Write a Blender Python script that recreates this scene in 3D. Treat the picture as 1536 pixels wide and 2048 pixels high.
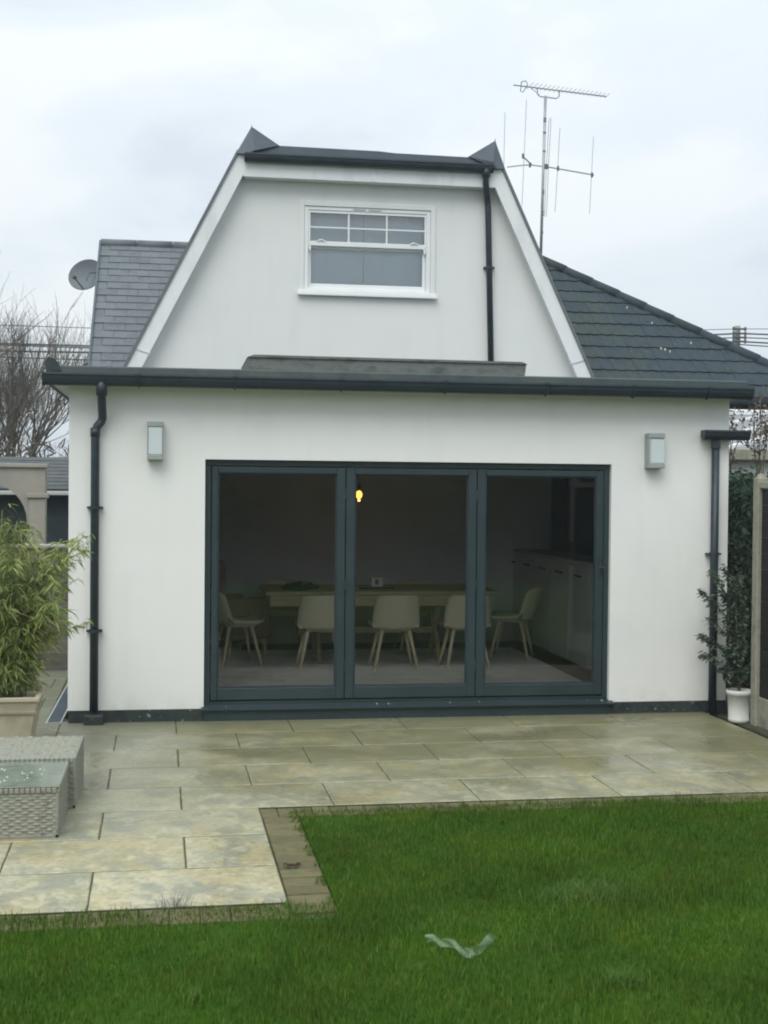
import bpy, bmesh, math, random
import numpy as np
from mathutils import Vector, Matrix
R = math.radians
random.seed(7); rng = np.random.default_rng(7)
for o in list(bpy.data.objects): bpy.data.objects.remove(o)
sc = bpy.context.scene
COL = sc.collection

# ------------------------------------------------------------------ camera
YAW, PITCH, ROLL = R(8.907), R(-1.0382), R(0.5384)
CPOS = Vector((-0.001, -10.808, 1.904)); FPX = 2644.1
cF = Vector((math.sin(YAW)*math.cos(PITCH), math.cos(YAW)*math.cos(PITCH), math.sin(PITCH)))
cR0 = Vector((math.cos(YAW), -math.sin(YAW), 0)); cU0 = cR0.cross(cF)
cR = cR0*math.cos(ROLL)+cU0*math.sin(ROLL); cU = -cR0*math.sin(ROLL)+cU0*math.cos(ROLL)
cam_d = bpy.data.cameras.new('camera'); cam = bpy.data.objects.new('camera', cam_d); COL.objects.link(cam)
cam.matrix_world = Matrix(((cR.x, cU.x, -cF.x, CPOS.x), (cR.y, cU.y, -cF.y, CPOS.y), (cR.z, cU.z, -cF.z, CPOS.z), (0, 0, 0, 1)))
cam_d.sensor_fit = 'VERTICAL'; cam_d.sensor_height = 36; cam_d.lens = FPX/2048*36
cam_d.clip_start = .05; cam_d.clip_end = 2000
sc.camera = cam
def ray(x, y): return cF + cR*(x-768)/FPX + cU*(1024-y)/FPX
def atY(x, y, Y):
    d = ray(x, y); return CPOS + d*((Y-CPOS.y)/d.y)
def atZ(x, y, Z):
    d = ray(x, y); return CPOS + d*((Z-CPOS.z)/d.z)

# ------------------------------------------------------------------ world, sun, exposure
SUN_EL, SUN_ROT = R(52), R(205)
w = bpy.data.worlds.new('World'); sc.world = w; w.use_nodes = True
nt = w.node_tree; nt.nodes.clear()
def N(t, **k):
    n = nt.nodes.new(t)
    for a, b in k.items(): setattr(n, a, b)
    return n
L = lambda a, b: nt.links.new(a, b)
sky = N('ShaderNodeTexSky'); sky.sky_type = 'NISHITA'; sky.sun_disc = False
sky.sun_elevation = SUN_EL; sky.sun_rotation = SUN_ROT; sky.dust_density = 2.0
tc = N('ShaderNodeTexCoord')
mp = N('ShaderNodeMapping'); mp.inputs['Scale'].default_value = (1.0, 1.0, 2.2); mp.inputs['Location'].default_value = (.9, .55, -.25)
L(tc.outputs['Generated'], mp.inputs['Vector'])
n1 = N('ShaderNodeTexNoise'); n1.inputs['Scale'].default_value = 3.2; n1.inputs['Detail'].default_value = 6; n1.inputs['Roughness'].default_value = .5; n1.inputs['Distortion'].default_value = .35
L(mp.outputs[0], n1.inputs['Vector'])
cr = N('ShaderNodeValToRGB'); cr.color_ramp.interpolation = 'EASE'
e = cr.color_ramp.elements
e[0].position = .36; e[0].color = (.70, .755, .84, 1)
e[1].position = .62; e[1].color = (.90, .945, .975, 1)
e2 = cr.color_ramp.elements.new(.5); e2.color = (.80, .875, .925, 1)
L(n1.outputs['Fac'], cr.inputs['Fac'])
sepz = N('ShaderNodeSeparateXYZ'); L(tc.outputs['Generated'], sepz.inputs[0])
mr = N('ShaderNodeMapRange'); mr.inputs['From Min'].default_value = 0; mr.inputs['From Max'].default_value = .9
mr.inputs['To Min'].default_value = 8.1; mr.inputs['To Max'].default_value = 13.2
L(sepz.outputs['Z'], mr.inputs['Value'])
vm = N('ShaderNodeVectorMath', operation='SCALE'); L(cr.outputs['Color'], vm.inputs[0]); L(mr.outputs[0], vm.inputs['Scale'])
mx = N('ShaderNodeMix', data_type='RGBA'); mx.inputs['Factor'].default_value = .92
L(sky.outputs[0], mx.inputs['A']); L(vm.outputs[0], mx.inputs['B'])
bg = N('ShaderNodeBackground'); bg.inputs['Strength'].default_value = .1; L(mx.outputs['Result'], bg.inputs['Color'])
wo = N('ShaderNodeOutputWorld'); L(bg.outputs[0], wo.inputs[0])

sl = bpy.data.lights.new('sun', 'SUN'); sl.energy = 1.5; sl.angle = R(40); sl.color = (1, .97, .91)
so = bpy.data.objects.new('sun', sl); COL.objects.link(so)
# light arrives from behind the camera, a little to its left, high in the cloud
sd = Vector((math.sin(SUN_ROT)*math.cos(SUN_EL), math.cos(SUN_ROT)*math.cos(SUN_EL), math.sin(SUN_EL)))
so.rotation_euler = sd.to_track_quat('Z', 'Y').to_euler()
vs = sc.view_settings; vs.view_transform = 'Standard'; vs.look = 'None'; vs.exposure = .22; vs.gamma = 1; vs.use_curve_mapping = False
sc.render.engine = 'CYCLES'; sc.cycles.max_bounces = 8; sc.cycles.transparent_max_bounces = 16
sc.cycles.sample_clamp_indirect = 4
sc.cycles.filter_width = 2.0

# thin haze volume added to lift the blacks like a milky lens veil
def make_haze():
    m = bpy.data.materials.new('veil_haze'); m.use_nodes = True; t = m.node_tree; t.nodes.clear()
    v = t.nodes.new('ShaderNodeVolumePrincipled'); v.inputs['Color'].default_value = (.80, .93, 1, 1); v.inputs['Density'].default_value = HAZE; v.inputs['Anisotropy'].default_value = .0
    o = t.nodes.new('ShaderNodeOutputMaterial'); t.links.new(v.outputs[0], o.inputs['Volume'])
    me = bpy.data.meshes.new('haze'); bm = bmesh.new(); bmesh.ops.create_cube(bm, size=1)
    for q in bm.verts: q.co = Vector((q.co.x*700, q.co.y*700, -1.6+(q.co.z+.5)*10.4))
    bm.to_mesh(me); bm.free(); me.materials.append(m)
    o = bpy.data.objects.new('haze', me); COL.objects.link(o); o['kind'] = 'stuff'; o['label'] = 'thin haze volume added around house and garden to imitate a milky lens veil'; o['category'] = 'haze'
HAZE = .0013
make_haze()
sc.cycles.volume_bounces = 0
# ------------------------------------------------------------------ materials
def mat(name, base, rough=.7, spec=.4, var=None, scale=3.0, detail=5, stretch=(1, 1, 1), bump=0, bscale=60, rnd=0, metal=0,
        coords='pos', extra=None, contrast=(.35, .65), rvar=0):
    m = bpy.data.materials.new(name); m.use_nodes = True; t = m.node_tree; b = t.nodes['Principled BSDF']
    b.inputs['Roughness'].default_value = rough; b.inputs['Specular IOR Level'].default_value = spec; b.inputs['Metallic'].default_value = metal
    base = (*base, 1)
    b.inputs['Base Color'].default_value = base
    ge = t.nodes.new('ShaderNodeNewGeometry'); tcx = t.nodes.new('ShaderNodeTexCoord')
    mpn = t.nodes.new('ShaderNodeMapping'); mpn.inputs['Scale'].default_value = stretch
    t.links.new(ge.outputs['Position'] if coords == 'pos' else tcx.outputs['Object'], mpn.inputs['Vector'])
    vec = mpn.outputs[0]
    oi = t.nodes.new('ShaderNodeObjectInfo')
    if rnd:
        sc_ = t.nodes.new('ShaderNodeMath'); sc_.operation = 'MULTIPLY'; sc_.inputs[1].default_value = 57.3
        t.links.new(oi.outputs['Random'], sc_.inputs[0])
        ad = t.nodes.new('ShaderNodeVectorMath'); ad.operation = 'ADD'
        t.links.new(vec, ad.inputs[0]); t.links.new(sc_.outputs[0], ad.inputs[1]); vec = ad.outputs[0]
    colsock = None
    if var:
        nz = t.nodes.new('ShaderNodeTexNoise'); nz.inputs['Scale'].default_value = scale; nz.inputs['Detail'].default_value = detail; nz.inputs['Roughness'].default_value = .62
        t.links.new(vec, nz.inputs['Vector'])
        rp = t.nodes.new('ShaderNodeValToRGB'); el = rp.color_ramp.elements
        cols = [base] + [(*c, 1) for c in var]
        el[0].position = contrast[0]; el[0].color = cols[0]; el[1].position = contrast[1]; el[1].color = cols[-1]
        for i, c in enumerate(cols[1:-1]):
            q = el.new(contrast[0]+(contrast[1]-contrast[0])*(i+1)/(len(cols)-1)); q.color = c
        t.links.new(nz.outputs['Fac'], rp.inputs['Fac']); colsock = rp.outputs['Color']
    if rnd:
        hs = t.nodes.new('ShaderNodeHueSaturation')
        if colsock: t.links.new(colsock, hs.inputs['Color'])
        else: hs.inputs['Color'].default_value = base
        mr_ = t.nodes.new('ShaderNodeMapRange'); mr_.inputs['To Min'].default_value = 1-rnd; mr_.inputs['To Max'].default_value = 1+rnd
        t.links.new(oi.outputs['Random'], mr_.inputs['Value']); t.links.new(mr_.outputs[0], hs.inputs['Value'])
        colsock = hs.outputs['Color']
    if extra: colsock = extra(t, ge, colsock, base)
    if colsock: t.links.new(colsock, b.inputs['Base Color'])
    if bump:
        nb = t.nodes.new('ShaderNodeTexNoise'); nb.inputs['Scale'].default_value = bscale; nb.inputs['Detail'].default_value = 4
        t.links.new(vec, nb.inputs['Vector'])
        bp = t.nodes.new('ShaderNodeBump'); bp.inputs['Strength'].default_value = bump; bp.inputs['Distance'].default_value = .01
        t.links.new(nb.outputs['Fac'], bp.inputs['Height']); t.links.new(bp.outputs[0], b.inputs['Normal'])
    if rvar:
        nr = t.nodes.new('ShaderNodeTexNoise'); nr.inputs['Scale'].default_value = 1.3; nr.inputs['Detail'].default_value = 5
        t.links.new(ge.outputs['Position'], nr.inputs['Vector'])
        m2 = t.nodes.new('ShaderNodeMapRange'); m2.inputs['From Min'].default_value = .35; m2.inputs['From Max'].default_value = .65
        m2.inputs['To Min'].default_value = rough-rvar; m2.inputs['To Max'].default_value = rough+rvar
        t.links.new(nr.outputs['Fac'], m2.inputs['Value']); t.links.new(m2.outputs[0], b.inputs['Roughness'])
    return m

def mask_mix(t, colsock, base, fac, col):
    mx = t.nodes.new('ShaderNodeMix'); mx.data_type = 'RGBA'
    t.links.new(fac, mx.inputs['Factor'])
    if colsock: t.links.new(colsock, mx.inputs['A'])
    else: mx.inputs['A'].default_value = base
    mx.inputs['B'].default_value = (*col, 1)
    return mx.outputs['Result']
def noise_mask(t, vec, scale, lo, hi, stretch=(1, 1, 1), detail=5, amount=1):
    mp_ = t.nodes.new('ShaderNodeMapping'); mp_.inputs['Scale'].default_value = stretch; t.links.new(vec, mp_.inputs['Vector'])
    nz = t.nodes.new('ShaderNodeTexNoise'); nz.inputs['Scale'].default_value = scale; nz.inputs['Detail'].default_value = detail; t.links.new(mp_.outputs[0], nz.inputs['Vector'])
    m_ = t.nodes.new('ShaderNodeMapRange'); m_.inputs['From Min'].default_value = lo; m_.inputs['From Max'].default_value = hi; m_.inputs['To Max'].default_value = amount
    t.links.new(nz.outputs['Fac'], m_.inputs['Value']); return m_.outputs[0]
def zband(t, ge, axis, a, b, amount=1):
    s = t.nodes.new('ShaderNodeSeparateXYZ'); t.links.new(ge.outputs['Position'], s.inputs[0])
    m_ = t.nodes.new('ShaderNodeMapRange'); m_.inputs['From Min'].default_value = a; m_.inputs['From Max'].default_value = b; m_.inputs['To Max'].default_value = amount
    t.links.new(s.outputs[axis], m_.inputs['Value']); return m_.outputs[0]
def mul(t, a, b):
    m_ = t.nodes.new('ShaderNodeMath'); m_.operation = 'MULTIPLY'; t.links.new(a, m_.inputs[0]); t.links.new(b, m_.inputs[1]); return m_.outputs[0]

def wall_extra(t, ge, c, base):
    # rain streaks, algae near the ground
    c = mask_mix(t, c, base, noise_mask(t, ge.outputs['Position'], 2.2, .5, .75, (3.0, 1, .5), amount=.22), (.69, .70, .66))
    low = zband(t, ge, 'Z', .26, .08, .5); c = mask_mix(t, c, base, mul(t, low, noise_mask(t, ge.outputs['Position'], 5, .42, .62, (1.5, 1, 1))), (.58, .60, .52))
    return c
M = {}
M['render'] = mat('white_render', (.80, .81, .785), .92, .2, [(.82, .83, .81), (.785, .80, .79)], .9, 4, bump=.12, bscale=90, extra=wall_extra)
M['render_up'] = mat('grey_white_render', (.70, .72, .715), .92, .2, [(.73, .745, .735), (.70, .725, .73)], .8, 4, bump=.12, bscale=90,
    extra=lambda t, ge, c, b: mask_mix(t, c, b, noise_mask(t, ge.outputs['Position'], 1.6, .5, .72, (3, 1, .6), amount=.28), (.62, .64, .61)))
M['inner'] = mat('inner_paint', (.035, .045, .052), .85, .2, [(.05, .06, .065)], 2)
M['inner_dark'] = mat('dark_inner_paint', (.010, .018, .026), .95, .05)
M['plinth'] = mat('black_plinth_paint', (.02, .032, .034), .6, .3, [(.04, .052, .048), (.02, .03, .032)], 6, bump=.3, bscale=50,
    extra=lambda t, ge, c, b: mask_mix(t, c, b, noise_mask(t, ge.outputs['Position'], 26, .66, .7, amount=.7), (.35, .36, .32)))
def frame_extra(t, ge, c, b):
    return mask_mix(t, c, b, noise_mask(t, ge.outputs['Position'], 3, .5, .8, amount=.4), (.045, .066, .075))
M['alu'] = mat('anthracite_aluminium', (.024, .041, .045), .38, .45, [(.032, .050, .055)], 2, extra=frame_extra)
M['upvc_black'] = mat('black_plastic', (.018, .03, .042), .42, .45, [(.027, .040, .052), (.018, .03, .036)], 3,
    extra=lambda t, ge, c, b: mask_mix(t, c, b, noise_mask(t, ge.outputs['Position'], 7, .58, .75, (.6, 1, 3), amount=.3), (.06, .08, .075)))
M['fascia_black'] = mat('dark_roof_trim', (.025, .04, .048), .55, .3, [(.038, .055, .055), (.027, .042, .048)], 5, extra=
    lambda t, ge, c, b: mask_mix(t, c, b, noise_mask(t, ge.outputs['Position'], 3, .5, .68, (1, 1, 2), amount=.45), (.075, .10, .065)))
M['upvc_white'] = mat('white_plastic', (.78, .80, .81), .4, .5, [(.74, .77, .77)], 4)
M['barge'] = mat('white_board_paint', (.72, .755, .77), .5, .4, [(.76, .78, .79), (.66, .70, .70)], 2.5, stretch=(2, 2, .5))
M['soffit'] = mat('grey_soffit', (.42, .46, .45), .6, .3, [(.5, .53, .51)], 3)
M['lead'] = mat('grey_lead', (.065, .09, .115), .5, .5, [(.09, .115, .14)], 4)
M['felt'] = mat('roof_felt', (.09, .10, .10), .9, .2, [(.13, .14, .12)], 5, bump=.3)
M['box'] = mat('weathered_rooflight_cover', (.10, .12, .115), .75, .25, [(.165, .175, .165), (.07, .095, .085)], 5, stretch=(1, 1, 2.5), contrast=(.3, .7))
M['slate'] = mat('blue_grey_slate', (.115, .135, .148), .6, .3, [(.148, .168, .18), (.12, .142, .15)], 5, rnd=.07, bump=.2, bscale=30, coords='obj')
def moss(t, ge, c, b):
    a = noise_mask(t, ge.outputs['Position'], 2.3, .50, .60, detail=6); f = noise_mask(t, ge.outputs['Position'], 26, .42, .58)
    c = mask_mix(t, c, b, mul(t, mul(t, a, f), zband(t, ge, 'X', 6.2, 5.0, .6)), (.065, .085, .05))
    return mask_mix(t, c, b, noise_mask(t, ge.outputs['Position'], 17, .70, .73, amount=.6), (.22, .26, .27))
M['tile'] = mat('dark_concrete_tile', (.036, .052, .066), .8, .2, [(.048, .065, .076), (.038, .055, .058)], 7, rnd=.06, bump=.4, bscale=40, extra=moss)
M['lamp_metal'] = mat('grey_green_metal', (.30, .34, .32), .5, .4, [(.34, .375, .35)], 5)
M['opal'] = mat('opal_diffuser', (.58, .66, .67), .35, .5)
M['ant'] = mat('weathered_aluminium', (.33, .36, .38), .5, .5, [(.42, .44, .46)], 9, metal=.3)
M['ant_dark'] = mat('dark_antenna_clip', (.12, .14, .16), .6, .4)
M['dish'] = mat('grey_dish_paint', (.13, .155, .175), .6, .3, [(.165, .19, .205)], 3)
def slab_extra(t, ge, c, b):
    W_ = ge.outputs['Position']
    oi = t.nodes.new('ShaderNodeObjectInfo'); m_ = t.nodes.new('ShaderNodeMath'); m_.operation = 'MULTIPLY'; m_.inputs[1].default_value = 91.0; t.links.new(oi.outputs['Random'], m_.inputs[0])
    a_ = t.nodes.new('ShaderNodeVectorMath'); a_.operation = 'ADD'; t.links.new(W_, a_.inputs[0]); t.links.new(m_.outputs[0], a_.inputs[1]); P = a_.outputs[0]
    c = mask_mix(t, c, b, noise_mask(t, P, 2.4, .46, .60, (1, .75, 1), 12, .7), (.42, .36, .185))
    c = mask_mix(t, c, b, noise_mask(t, P, 5, .49, .60, (1, .75, 1), 12, .7), (.235, .25, .20))
    c = mask_mix(t, c, b, noise_mask(t, P, 11, .52, .63, (1, .8, 1), 12, .65), (.51, .48, .325))
    c = mask_mix(t, c, b, noise_mask(t, P, 34, .50, .62, (1, .8, 1), 8, .45), (.22, .22, .15))
    damp = mul(t, zband(t, ge, 'Y', -3.7, -1.5, .9), noise_mask(t, W_, 1.3, .20, .55, (1, 1.4, 1), 10))
    c = mask_mix(t, c, b, damp, (.165, .162, .08))
    c = mask_mix(t, c, b, zband(t, ge, 'Y', -.3, -.03, .5), (.10, .12, .08))
    left = mul(t, zband(t, ge, 'X', .3, -.6, .5), zband(t, ge, 'Y', -3.6, -2.6, 1))
    c = mask_mix(t, c, b, left, (.22, .235, .19))
    return mask_mix(t, c, b, noise_mask(t, W_, 45, .69, .72, amount=.6), (.10, .10, .07))
M['slab'] = mat('riven_sandstone', (.345, .335, .215), .40, .5, [(.44, .415, .28), (.37, .375, .27), (.295, .30, .19)], 2.6, 12, stretch=(1, .8, 1), rnd=.12, bump=.6, bscale=14, extra=slab_extra, contrast=(.38, .64), rvar=.2)
M['bed'] = mat('dark_jointing', (.045, .05, .03), .95, .1, [(.12, .12, .08)], 20)
M['paver'] = mat('brown_block_paver', (.105, .098, .048), .85, .2, [(.145, .13, .07), (.11, .115, .055)], 9, rnd=.16, bump=.5, bscale=60)
M['soil'] = mat('dark_soil', (.055, .058, .042), .95, .1, [(.09, .085, .06), (.05, .06, .035)], 12, bump=.6, bscale=40)
M['ground'] = mat('rough_ground', (.05, .085, .025), .95, .1, [(.08, .10, .04)], 1, bump=.4)
M['lawnbase'] = mat('lawn_thatch', (.028, .075, .006), 1, .05, [(.04, .095, .01)], 6, bump=.5)
M['rattan'] = mat('grey_woven_rattan', (.20, .21, .17), .55, .35, [(.29, .295, .24), (.155, .165, .135)], 30, bump=.2, contrast=(.3, .7))
M['rattan_dark'] = mat('dark_gap', (.05, .055, .045), .9, .1)
M['glass_top'] = mat('grey_glass_top', (.20, .235, .19), .08, .8, [(.27, .31, .25), (.17, .20, .165)], 4)
M['planter'] = mat('stone_coloured_planter', (.42, .375, .265), .75, .3, [(.47, .42, .31), (.37, .335, .24)], 5)
M['pot'] = mat('white_pot', (.66, .67, .62), .5, .4, [(.6, .61, .55)], 7)
M['beige'] = mat('beige_render', (.30, .285, .25), .9, .2, [(.35, .33, .29)], 3, bump=.2)
M['darkwall'] = mat('dark_shed_wall', (.035, .05, .055), .8, .2, [(.05, .065, .07)], 3)
M['slate_dark'] = mat('dark_slate', (.07, .08, .085), .7, .3, [(.1, .11, .11)], 5)
M['fence'] = mat('grey_brown_board', (.10, .092, .075), .85, .2, [(.14, .13, .105), (.085, .085, .07)], 7, stretch=(.6, 1, 4), rnd=.15)
M['darkfence'] = mat('dark_fence_board', (.015, .017, .016), .8, .2, [(.025, .026, .022)], 7, stretch=(1, .5, 4), rnd=.15)
M['concrete'] = mat('grey_concrete', (.27, .265, .215), .9, .2, [(.34, .33, .27), (.22, .23, .18)], 6, bump=.3)
M['coping'] = mat('pale_coping', (.46, .47, .45), .8, .3)
M['bark'] = mat('grey_brown_bark', (.115, .105, .09), .9, .1, [(.17, .155, .13)], 6, rnd=.1)
M['twig'] = mat('brown_twig', (.16, .125, .11), .9, .1)
M['wire'] = mat('dark_cable', (.10, .105, .11), .7, .2)
M['pole'] = mat('weathered_pole', (.24, .26, .23), .9, .2, [(.32, .33, .3)], 8)
M['polycarb'] = mat('pale_polycarbonate', (.22, .245, .245), .5, .4, [(.27, .29, .29)], 2)
M['wood'] = mat('light_oak', (.42, .34, .19), .5, .4, [(.5, .41, .25), (.38, .31, .18)], 5, stretch=(1, 6, 6))
M['chairshell'] = mat('cream_moulded_plastic', (.66, .60, .44), .5, .4)
M['chairbrown'] = mat('brown_fabric', (.34, .23, .18), .9, .1, [(.40, .27, .22)], 9)
M['leg'] = mat('pale_beech_leg', (.70, .60, .40), .5, .4)
M['rug'] = mat('pale_woven_rug', (.74, .71, .68), .95, .1, [(.82, .79, .75), (.62, .59, .56)], 2.2, 5, bump=.3, bscale=120)
M['darkfloor'] = mat('dark_timber_floor', (.075, .058, .042), .45, .4, [(.10, .075, .055)], 4, stretch=(.6, 6, 1))
M['cab'] = mat('pale_sage_cabinet', (.55, .60, .54), .5, .4)
M['screen'] = mat('black_screen', (.02, .023, .035), .25, .5)
M['curtain'] = mat('grey_blue_curtain', (.68, .78, .90), .95, .1, [(.74, .83, .93)], 2)
M['paperwhite'] = mat('white_card', (.75, .75, .72), .6, .3)
M['deadleaf'] = mat('dead_leaf', (.045, .03, .02), .9, .2)
M['dropping'] = mat('white_dropping', (.75, .75, .74), .8, .2)

def leaf_mat(name, cols, rough=.5, trans=.25):
    m = bpy.data.materials.new(name); m.use_nodes = True; t = m.node_tree; b = t.nodes['Principled BSDF']
    ge = t.nodes.new('ShaderNodeNewGeometry'); rp = t.nodes.new('ShaderNodeValToRGB'); el = rp.color_ramp.elements
    el[0].color = (*cols[0], 1); el[1].color = (*cols[-1], 1)
    for i, c in enumerate(cols[1:-1]): q = el.new((i+1)/(len(cols)-1)); q.color = (*c, 1)
    t.links.new(ge.outputs['Random Per Island'], rp.inputs['Fac'])
    nz = t.nodes.new('ShaderNodeTexNoise'); nz.inputs['Scale'].default_value = 1.6; nz.inputs['Detail'].default_value = 4; t.links.new(ge.outputs['Position'], nz.inputs['Vector'])
    mr_ = t.nodes.new('ShaderNodeMapRange'); mr_.inputs['From Min'].default_value = .3; mr_.inputs['From Max'].default_value = .7; mr_.inputs['To Min'].default_value = .72; mr_.inputs['To Max'].default_value = 1.3
    t.links.new(nz.outputs['Fac'], mr_.inputs['Value'])
    hs = t.nodes.new('ShaderNodeHueSaturation'); t.links.new(rp.outputs['Color'], hs.inputs['Color']); t.links.new(mr_.outputs[0], hs.inputs['Value'])
    n3 = t.nodes.new('ShaderNodeTexNoise'); n3.inputs['Scale'].default_value = 2.7; n3.inputs['Detail'].default_value = 5; t.links.new(ge.outputs['Position'], n3.inputs['Vector'])
    m3 = t.nodes.new('ShaderNodeMapRange'); m3.inputs['From Min'].default_value = .35; m3.inputs['From Max'].default_value = .65; m3.inputs['To Min'].default_value = .525; m3.inputs['To Max'].default_value = .497
    t.links.new(n3.outputs['Fac'], m3.inputs['Value']); t.links.new(m3.outputs[0], hs.inputs['Hue'])
    t.links.new(hs.outputs['Color'], b.inputs['Base Color']); b.inputs['Roughness'].default_value = rough; b.inputs['Specular IOR Level'].default_value = .25
    tr = t.nodes.new('ShaderNodeBsdfTranslucent'); t.links.new(hs.outputs['Color'], tr.inputs['Color'])
    ms = t.nodes.new('ShaderNodeMixShader'); ms.inputs[0].default_value = trans
    out = t.nodes['Material Output']; t.links.new(b.outputs[0], ms.inputs[1]); t.links.new(tr.outputs[0], ms.inputs[2]); t.links.new(ms.outputs[0], out.inputs['Surface'])
    return m
M['grass'] = leaf_mat('lawn_grass', [(.044, .094, .004), (.060, .120, .005), (.074, .140, .006), (.100, .166, .012), (.17, .21, .035)], .6, .3)
M['bamboo'] = leaf_mat('bamboo_leaf', [(.14, .19, .04), (.21, .26, .06), (.30, .33, .11), (.42, .42, .19)], .5, .25)
M['ivy'] = leaf_mat('dark_ivy_leaf', [(.018, .04, .022), (.03, .06, .03), (.045, .085, .045)], .5, .15)
M['shrub'] = leaf_mat('grey_green_leaf', [(.045, .075, .045), (.08, .115, .075), (.15, .18, .13)], .5, .15)
M['brownleaf'] = leaf_mat('brown_leaf', [(.12, .09, .07), (.16, .14, .10), (.14, .11, .10)], .7, .2)

def glass_mat(name, tint, ior=1.55):
    m = bpy.data.materials.new(name); m.use_nodes = True; t = m.node_tree; t.nodes.clear()
    tr = t.nodes.new('ShaderNodeBsdfTransparent'); tr.inputs[0].default_value = (*tint, 1)
    gl = t.nodes.new('ShaderNodeBsdfGlossy'); gl.inputs['Roughness'].default_value = .02; gl.inputs['Color'].default_value = (1, 1, 1, 1)
    fr = t.nodes.new('ShaderNodeFresnel'); fr.inputs[0].default_value = ior
    mx = t.nodes.new('ShaderNodeMixShader'); o = t.nodes.new('ShaderNodeOutputMaterial')
    t.links.new(fr.outputs[0], mx.inputs[0]); t.links.new(tr.outputs[0], mx.inputs[1]); t.links.new(gl.outputs[0], mx.inputs[2]); t.links.new(mx.outputs[0], o.inputs[0])
    return m
M['glass'] = glass_mat('clear_glass', (.98, .99, .985), 1.47)
M['glass_up'] = glass_mat('double_glazing', (.97, .985, .98), 1.75)
def emit(name, col, s):
    m = bpy.data.materials.new(name); m.use_nodes = True; t = m.node_tree; b = t.nodes['Principled BSDF']
    b.inputs['Base Color'].default_value = (*col, 1); b.inputs['Emission Color'].default_value = (*col, 1); b.inputs['Emission Strength'].default_value = s
    return m
M['bulb'] = emit('amber_bulb', (1, .42, .07), 2.6); M['bulbhot'] = emit('bulb_filament', (1, .55, .15), 4)
M['glimmer_pane'] = emit('dim_glimmer_glow', (.72, .8, .6), .13)  # added glow for the glimmer panel at the back of the room
def plastic_film():
    m = bpy.data.materials.new('thin_white_film'); m.use_nodes = True; t = m.node_tree; b = t.nodes['Principled BSDF']
    b.inputs['Base Color'].default_value = (.30, .42, .28, 1); b.inputs['Roughness'].default_value = .35
    tr = t.nodes.new('ShaderNodeBsdfTransparent'); ms = t.nodes.new('ShaderNodeMixShader'); ms.inputs[0].default_value = .45
    nz = t.nodes.new('ShaderNodeTexNoise'); nz.inputs['Scale'].default_value = 22
    ge = t.nodes.new('ShaderNodeNewGeometry'); t.links.new(ge.outputs['Position'], nz.inputs['Vector'])
    mr_ = t.nodes.new('ShaderNodeMapRange'); mr_.inputs['From Min'].default_value = .3; mr_.inputs['From Max'].default_value = .7; mr_.inputs['To Min'].default_value = .5; mr_.inputs['To Max'].default_value = .85
    t.links.new(nz.outputs['Fac'], mr_.inputs['Value']); t.links.new(mr_.outputs[0], ms.inputs[0])
    t.links.new(b.outputs[0], ms.inputs[1]); t.links.new(tr.outputs[0], ms.inputs[2]); t.links.new(ms.outputs[0], t.nodes['Material Output'].inputs['Surface'])
    return m
M['film'] = plastic_film()

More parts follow.
